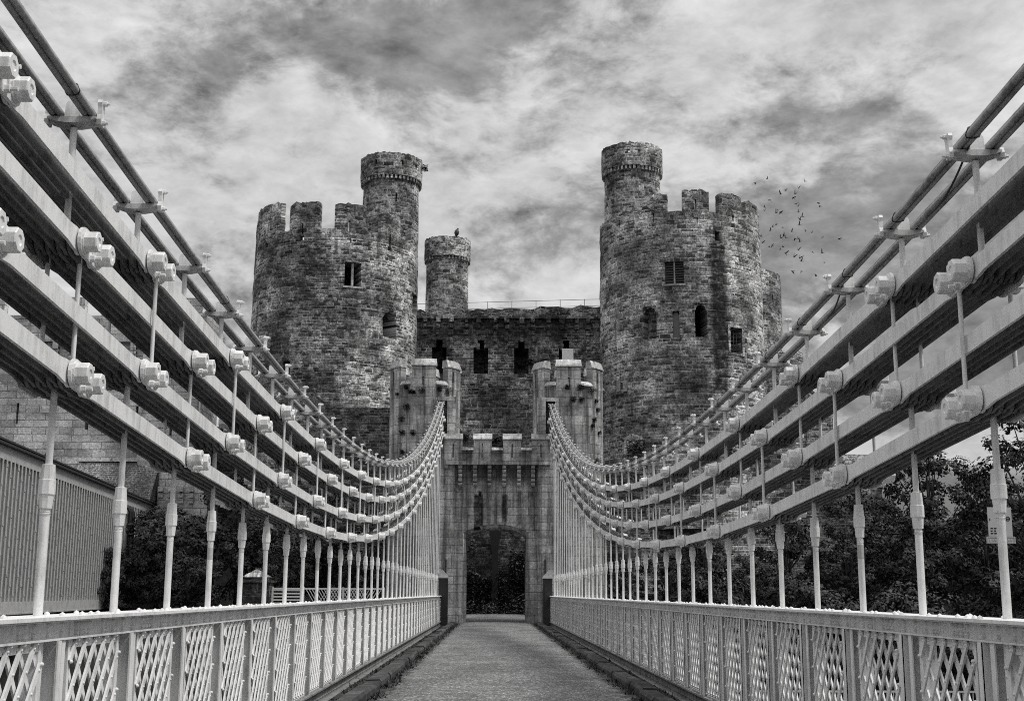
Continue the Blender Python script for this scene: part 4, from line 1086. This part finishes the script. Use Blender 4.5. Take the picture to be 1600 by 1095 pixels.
for k, (xa, xb) in enumerate(((19.70, 19.80), (19.70, 19.78), (19.70, 19.80))):
    for q in range(2): mb.box(xa+q*.14, xa+q*.14+(xb-xa), 49.99, 49.997, 4.22-k*.1, 4.265-k*.1)
mb.box(19.68, 19.71, 49.99, 49.997, 4.55, 4.64); mb.build('symbols', M['ink'], pl, org)
mb = MB(); mb.box(19.52, 20.68, 50, 50.04, 3.64, 3.90); pl2 = mb.build('name_panel', M['tube'], t, org)
mb = MB()
mb.box(19.55, 20.65, 49.99, 49.998, 3.87, 3.885); mb.box(19.55, 20.65, 49.99, 49.998, 3.655, 3.67); mb.box(19.55, 19.565, 49.99, 49.998, 3.67, 3.87); mb.box(20.635, 20.65, 49.99, 49.998, 3.67, 3.87)
for k in range(9):
    if k in (4,): continue
    mb.box(19.64+k*.105, 19.70+k*.105, 49.99, 49.998, 3.72+.02*(k % 3), 3.81); 
mb.build('border_and_letters', M['sign'], pl2, org)
org = Vector((20.8, 51.5, -6)); t = thing('street_lamp', org, 'old lantern street lamp against dark trees above the road sign', 'street lamp')
mb = MB(); mb.tube([(20.8, 51.5, -6), (20.8, 51.5, 5.3)], [.07, .045], 8); mb.build('post', M['black'], t, org)
mb = MB(); mb.prism([(20.70, 5.3), (20.90, 5.3), (20.98, 5.75), (20.62, 5.75)], 51.35, 51.65, 'y'); mb.build('lantern', M['sign'], t, org)
mb = MB(); mb.prism([(20.58, 5.752), (21.02, 5.752), (20.84, 5.95), (20.76, 5.95)], 51.3, 51.7, 'y'); mb.tube([(20.8, 51.5, 5.95), (20.8, 51.5, 6.08)], .03, 6); mb.build('hood', M['tube'], t, org)

# ------------------------------------------------------------------ trees and plants
def leaf(mb, p, s_, rg, out=None):
    a = rg.uniform(0, 6.28)
    n = Vector((rg.gauss(0, .5), rg.gauss(0, .5), 1)) if out is None else out*1.1 + Vector((rg.gauss(0, .45), rg.gauss(0, .45), .55+rg.gauss(0, .4)))
    if n.length < .05: n = Vector((0, 0, 1))
    n.normalize(); u = n.orthogonal(); u.rotate(Matrix.Rotation(a, 3, n)); u.normalize(); v = n.cross(u)
    w_ = s_*rg.uniform(.35, .6)
    mb.quadv(p-u*s_*.5, p+v*w_*.5-u*.1*s_, p+u*s_*.5, p-v*w_*.5-u*.1*s_)
def crown_mesh(seed, n_clump, n_leaf, rx, rz, ls, clr):
    rg = random.Random(seed); mb = MB(); cl_ = []
    while len(cl_) < n_clump:
        p = Vector((rg.uniform(-1, 1), rg.uniform(-1, 1), rg.uniform(-1, 1)))
        if p.length > 1 or p.length < .35 or p.z < -.75: continue
        cl_.append(Vector((p.x*rx, p.y*rx, p.z*rz)))
    for cpt in cl_:
        rr_ = clr*rg.uniform(.6, 1.25)
        for k in range(n_leaf):
            q = Vector((rg.gauss(0, 1), rg.gauss(0, 1), rg.gauss(0, .8)))
            q = q.normalized()*rg.uniform(.35, 1.0)**.5; q.z *= .75
            if q.z < -.35 and rg.random() < .6: continue
            leaf(mb, cpt+q*rr_*.78, ls*rg.uniform(.55, 1.25), rg, q.normalized()+cpt.normalized()*.4)
    return mb, cl_
def tree_proto(seed, h, rx, rz, ncl, nlf, ls, clr, mat):
    mb, cl_ = crown_mesh(seed, ncl, nlf, rx, rz, ls, clr)
    zc = h-rz
    mb.v = [(x, y, z+zc) for (x, y, z) in mb.v]
    o = mb.build('crown', mat, recalc=False); me = o.data; bpy.data.objects.remove(o)
    tb = MB(); rg = random.Random(seed+1)
    tb.tube([(0, 0, -1), (.05, .1, h*.25), (-.1, .05, h*.5), (.05, 0, h*.8)], [.3, .22, .16, .06], 8)
    for c_ in cl_[::3]:
        b0 = Vector((0, 0, h*rg.uniform(.25, .6))); e = Vector((c_.x, c_.y, c_.z+zc)); mid = (b0+e)/2 + Vector((0, 0, -.2))
        tb.tube([b0, mid, e], [.10, .06, .02], 5)
    o = tb.build('trunk', M['bark']); tm = o.data; bpy.data.objects.remove(o)
    return me, tm
TP = [tree_proto(11, 10, 3.4, 4.6, 70, 150, .30, 1.0, M['leaf']), tree_proto(12, 10, 3.0, 4.4, 64, 150, .28, .9, M['leaf2']), tree_proto(13, 8, 3.6, 3.6, 66, 150, .30, 1.0, M['leaf'])]
BP = [tree_proto(15, 4, 2.2, 1.9, 34, 150, .26, 1.0, M['leaf2']), tree_proto(16, 3.4, 2.4, 1.6, 34, 150, .24, .95, M['leaf'])]
NP = tree_proto(17, 13, 4.6, 5.6, 130, 170, .24, .95, M['leaf'])
def plant_tree(x, y, z, s_, kind, label, group, rz=None):
    me, tm = kind
    t = thing('broadleaf_tree', (x, y, z), label, 'tree', group); t.scale = (s_, s_, s_*rnd.uniform(.95, 1.08)); t.rotation_euler = (0, 0, rnd.uniform(0, 6.28) if rz is None else rz)
    for nm, m_ in (('crown', me), ('trunk', tm)):
        o = bpy.data.objects.new(nm, m_); COL.objects.link(o); o.parent = t
def ground_at(x, y): return terr(x, y)
LT_ = [(-22.2, 84, .78, 0), (-19.6, 79, .95, 2), (-16.6, 82, .95, 0), (-13.6, 79.5, .83, 2), (-10.8, 81, .9, 0), (-8.0, 79, .78, 1), (-18, 75, .62, 2), (-12.2, 74.5, .55, 0), (-23.3, 78, .62, 2)]
LT_.sort()
for i, (x, y, s_, k) in enumerate(LT_):
    plant_tree(x, y, ground_at(x, y)-.3, s_, TP[k], 'dark leafy tree on the far bank left of the gateway, %s from the left' % ordn(i), 'trees left of the gateway')
RT_ = [(8.2, 80.5, .50, 0), (10.9, 79, .55, 1), (13.6, 82, .62, 0), (16.4, 78.5, .60, 2), (19.2, 83, .76, 0), (21.6, 77.5, .74, 1), (24.6, 84, .92, 0), (26.6, 78, .92, 2), (29.9, 86, 1.06, 0), (31.2, 80, .86, 1), (34.4, 87, .84, 0), (36.6, 82, .84, 2), (39.5, 88, .86, 0), (43, 84, .88, 1), (47, 90, .86, 0)]
for i, (x, y, s_, k) in enumerate(RT_):
    plant_tree(x, y, ground_at(x, y)-.5, s_, TP[k], 'dark bushy tree on the slope right of the gateway, %s from the left' % ordn(i), 'trees right of the gateway')
SH = [(7.6, 74, .8, 0), (9.9, 72.5, .9, 1), (12.4, 73, 1.0, 0), (15.0, 71.5, 1.05, 1), (17.8, 72, 1.1, 0), (20.7, 70.5, 1.1, 1), (23.4, 71.5, 1.15, 0), (26.1, 70, 1.1, 1), (28.9, 71, 1.2, 0), (31.8, 71, 1.1, 1), (11.0, 67, .85, 1), (14.4, 66, .9, 0), (18.2, 65.6, .95, 1), (22.0, 65.5, .95, 0), (25.6, 65.4, .9, 1), (29.2, 65.8, 1.0, 0)]
SH.sort()
for i, (x, y, s_, k) in enumerate(SH):
    me, tm = BP[k]; t = thing('shrub', (x, y, ground_at(x, y)-.35), 'leafy shrub at the foot of the right bank trees, %s from the left' % ordn(i), 'shrub', 'shrubs on the right bank'); t.scale = (s_, s_, s_*rnd.uniform(.9, 1.2)); t.rotation_euler = (0, 0, rnd.uniform(0, 6))
    o = bpy.data.objects.new('foliage', me); COL.objects.link(o); o.parent = t; o = bpy.data.objects.new('stem', tm); COL.objects.link(o); o.parent = t
plant_tree(27.6, 60.5, -4.3, 1.16, NP, 'nearest big leafy tree at the right edge, against the sky', None, 1.0)
# ivy on the wall behind the arch
mb = MB(); rg = random.Random(5)
for k in range(20000):
    x = rg.uniform(-3.6, 3.8); z = rg.random()**1.3*6.4
    dens = .55*noise.noise(Vector((x*.8, z*.7, 2))) + .35*noise.noise(Vector((x*2.2, z*2.2, 5))) + (.80-z*.24) + (.4 if x > 1.0 else 0) + (.35 if x < -1.25 else 0)
    if dens < .1: continue
    leaf(mb, Vector((x, 82.9-abs(rg.gauss(0, .22)), z)), rg.uniform(.10, .26), rg)
for k in range(2500):
    leaf(mb, Vector((rg.uniform(-3.4, 3.6), 82.3-abs(rg.gauss(0, .35)), abs(rg.gauss(0, .45))+.1)), rg.uniform(.1, .25), rg)
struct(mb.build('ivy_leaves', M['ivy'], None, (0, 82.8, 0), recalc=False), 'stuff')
mb = MB(); mb.prism([(-.40, 5.7), (.45, 5.7), (.26, 4.9), (.22, 4.6), (.20, .2), (-.20, .2), (-.20, 4.6), (-.24, 4.9)], 82.55, 82.9, 'y')
tag(mb.build('drain_chute', M['gapdark'], None, (0, 82.7, .2)), 'black funnel topped downpipe on the wall seen through the arch', 'downpipe')
# tufts growing from the gateway turrets
def cg(rg, s_): return max(-1.5*s_, min(1.5*s_, rg.gauss(0, s_)))
def tuft(cx, a, z, s_, label, r=2.05, cy=71.55):
    a += math.degrees(math.atan2(-.25-cx, cy)); mb = MB(); rg = random.Random(int(a*10+z*7)); base = polar(cx, cy, r, a, z); out = Vector((math.sin(R(a)), -math.cos(R(a)), 0))
    for k in range(int(190*s_)+60):
        q = Vector((cg(rg, .13), cg(rg, .08), cg(rg, .12)-.05))*s_; leaf(mb, base + out*.08*s_ + q, .085*rg.uniform(.6, 1.3), rg)
    tag(mb.build('wall_plant', M['plant'], None, base, recalc=False), label, 'wall plant', 'plants growing on the gateway turrets')
PL = [(-31, 13.05, .6), (-5, 12.85, .9), (-24, 12.8, .6), (-18, 12.75, .5), (-50, 12.7, .45), (38, 12.9, 1.1), (22, 12.95, .7), (-30, 11.95, .9), (-38, 11.3, 1.0), (-37, 10.5, .8), (-18, 10.45, .8), (-36, 9.4, .6), (0, 9.8, .7)]
PL.sort(key=lambda q: -q[1])
for i, (a, z, s_) in enumerate(PL): tuft(-4.13, a, z, s_, 'dark tuft of leaves growing on the left gateway turret, %s from the top' % ordn(i))
PR = [(0, 13.1, .7), (20, 13.1, .9), (41, 13.0, 1.1), (52, 12.4, .5), (9, 12.4, .8), (22, 12.4, .8), (56, 11.9, .6), (47, 11.3, .6), (43, 10.95, .5), (60, 10.6, .5), (53, 9.0, .9)]
PR.sort(key=lambda q: -q[1])
for i, (a, z, s_) in enumerate(PR): tuft(4.12, a, z, s_, 'dark tuft of leaves growing on the right gateway turret, %s from the top' % ordn(i))
def castle_tuft(x, y, z, s_, label):
    mb = MB(); rg = random.Random(int(x*31+z*7))
    for k in range(int(260*s_)): leaf(mb, Vector((x+cg(rg, .2)*s_, y-.15-abs(cg(rg, .12)), z+cg(rg, .18)*s_)), .18*rg.uniform(.5, 1.2), rg)
    tag(mb.build('wall_plant', M['plant'], None, (x, y, z), recalc=False), label, 'wall plant', 'plants growing on the castle walls')
CT = [(3.3, 92.2, 18.4, 1.2), (2.6, 92.2, 18.6, .8), (-2.9, 92.2, 13.2, .9), (-2.2, 92.2, 12.9, .8), (-1.3, 92.2, 12.9, .9), (.1, 92.2, 12.7, 1.0), (1.0, 92.2, 12.85, .9), (-3.2, 92.2, 14.3, .8), (-4.6, 92.2, 14.6, 1.0)]
CT.sort(key=lambda q: q[0])
for i, q in enumerate(CT): castle_tuft(*q, 'dark tuft of leaves on the castle curtain wall, %s from the left' % ordn(i))
CT = [(9.8, 87.3, 11.6, 2.0), (11.4, 87.3, 10.6, 1.8), (13.2, 86.6, 12.2, 2.2), (14.6, 86.5, 10.2, 1.8), (16.8, 86.6, 11.4, 2.0), (21.5, 86.6, 10.9, 2.4)]
for i, q in enumerate(CT): castle_tuft(q[0], q[1]-.3, q[2], q[3], 'dark ivy clump on the rough wall under the right tower, %s from the left' % ordn(i))
castle_tuft(-5.75, 94.6, 34.6, .9, 'small bush sprouting from the parapet of the left stair turret')
castle_tuft(-1.9, 124, 23.6, 1.6, 'bush behind the castle handrail beside the slim rear turret')

# ------------------------------------------------------------------ birds
def bird_mesh(flap, bank_):
    mb = MB()
    path = [(0, -.17, 0), (0, -.12, .005), (0, -.03, .0), (0, .08, 0), (0, .15, .02), (0, .19, .02)]
    mb.tube(path, [.012, .03, .05, .045, .025, .006], 6)
    mb.quadv((-.02, -.15, 0), (.02, -.15, 0), (.055, -.26, 0), (-.055, -.26, 0))
    for sx in (-1, 1):
        e = Vector((sx*.17, .05, .17*flap)); tp = Vector((sx*.36, -.06, .36*flap*.9))
        a, b_ = Vector((sx*.03, .09, .02)), Vector((sx*.03, -.06, .02)); c_ = Vector((sx*.19, -.10, .17*flap))
        for (q0, q1, q2, q3) in ((a, e, c_, b_), (e, tp, tp+Vector((-sx*.03, -.05, 0)), c_)):
            mb.quadv(q0+Vector((0, 0, .008)), q1+Vector((0, 0, .004)), q2+Vector((0, 0, .004)), q3+Vector((0, 0, .008)))
            mb.quadv(q3-Vector((0, 0, .006)), q2-Vector((0, 0, .002)), q1-Vector((0, 0, .002)), q0-Vector((0, 0, .006)))
    return mb
BM = [proto_ob('bird%d' % i, bird_mesh(f, 0), 'bird', M['bird']) for i, f in enumerate((-.5, .2, .9, 1.5))]
FLK = [(28.33, 45.75), (29.68, 46.19), (33.74, 45.96), (33.07, 45.14), (31.62, 44.88), (31.09, 44.48), (32.67, 44.51), (32.48, 44.07), (29.88, 43.81), (32.75, 43.39), (32.93, 43.10), (35.17, 43.47), (35.35, 43.18), (29.25, 43.00), (29.24, 42.58), (30.67, 42.72), (30.52, 42.33), (31.01, 42.39), (32.94, 42.47), (33.34, 41.94), (33.13, 41.57), (33.00, 41.01), (30.43, 40.99), (30.09, 40.75), (29.81, 40.33), (31.15, 40.67), (32.13, 40.23), (33.66, 40.42), (34.30, 40.13), (28.73, 39.76), (31.28, 39.69), (30.93, 39.51), (31.45, 39.54), (32.47, 39.46), (32.80, 39.47), (32.98, 39.11), (35.46, 39.61), (37.29, 39.45), (28.99, 39.02), (29.58, 38.55), (29.96, 38.65), (31.12, 38.51), (30.82, 38.21), (32.77, 38.17), (31.38, 37.77), (34.32, 37.94), (35.35, 37.87), (32.28, 37.40), (32.87, 37.28), (33.06, 36.93), (35.54, 36.84), (32.04, 35.81), (33.01, 35.82), (34.59, 35.28)]
FLK.sort(key=lambda q: -q[1])
for i, (x, z) in enumerate(FLK):
    o = bpy.data.objects.new('flying_bird', BM[rnd.randrange(4)]); COL.objects.link(o)
    dpt = 130*rnd.uniform(.93, 1.07); k = dpt/130
    o.location = ((x+.25)*k-.25, dpt, (z-EYE)*k+EYE); o.rotation_euler = (rnd.uniform(-.5, .6), rnd.uniform(-.9, .9), rnd.uniform(.6, 2.4)); sc = rnd.uniform(.6, 1.0); o.scale = (sc,)*3
    tag(o, 'small dark bird in flight, %s from the top of the flock' % ordn(i), 'bird', 'flock of birds right of the castle')
def perched(x, y, z, s_, label):
    mb = MB(); mb.tube([(x, y, z), (x, y, z+.10*s_), (x-.01, y, z+.25*s_), (x+.02*s_, y, z+.42*s_), (x+.05*s_, y, z+.52*s_), (x+.09*s_, y, z+.60*s_), (x+.16*s_, y, z+.62*s_)], [.04*s_, .13*s_, .19*s_, .17*s_, .09*s_, .085*s_, .01], 9)
    mb.tube([(x, y+.1*s_, z+.16*s_), (x-.12*s_, y+.2*s_, z-.02*s_)], [.08*s_, .03*s_], 6)
    tag(mb.build('perched_bird', M['bird'], None, (x, y, z)), label, 'bird')
perched(-4.05, 124.8, 37.88, 1.35, 'large dark bird perched on the slim rear turret')
perched(-13.78, 86.5, 29.02, .35, 'tiny bird perched on a merlon of the left great tower')
perched(14.25, 86.6, 30.15, .38, 'tiny bird perched on the middle merlon of the right great tower')
perched(16.55, 87.1, 30.1, .38, 'tiny bird perched on a right hand merlon of the right great tower')
perched(-22.3, 62, 8.13, .45, 'small dark bird perched on the eaves of the railway tube')
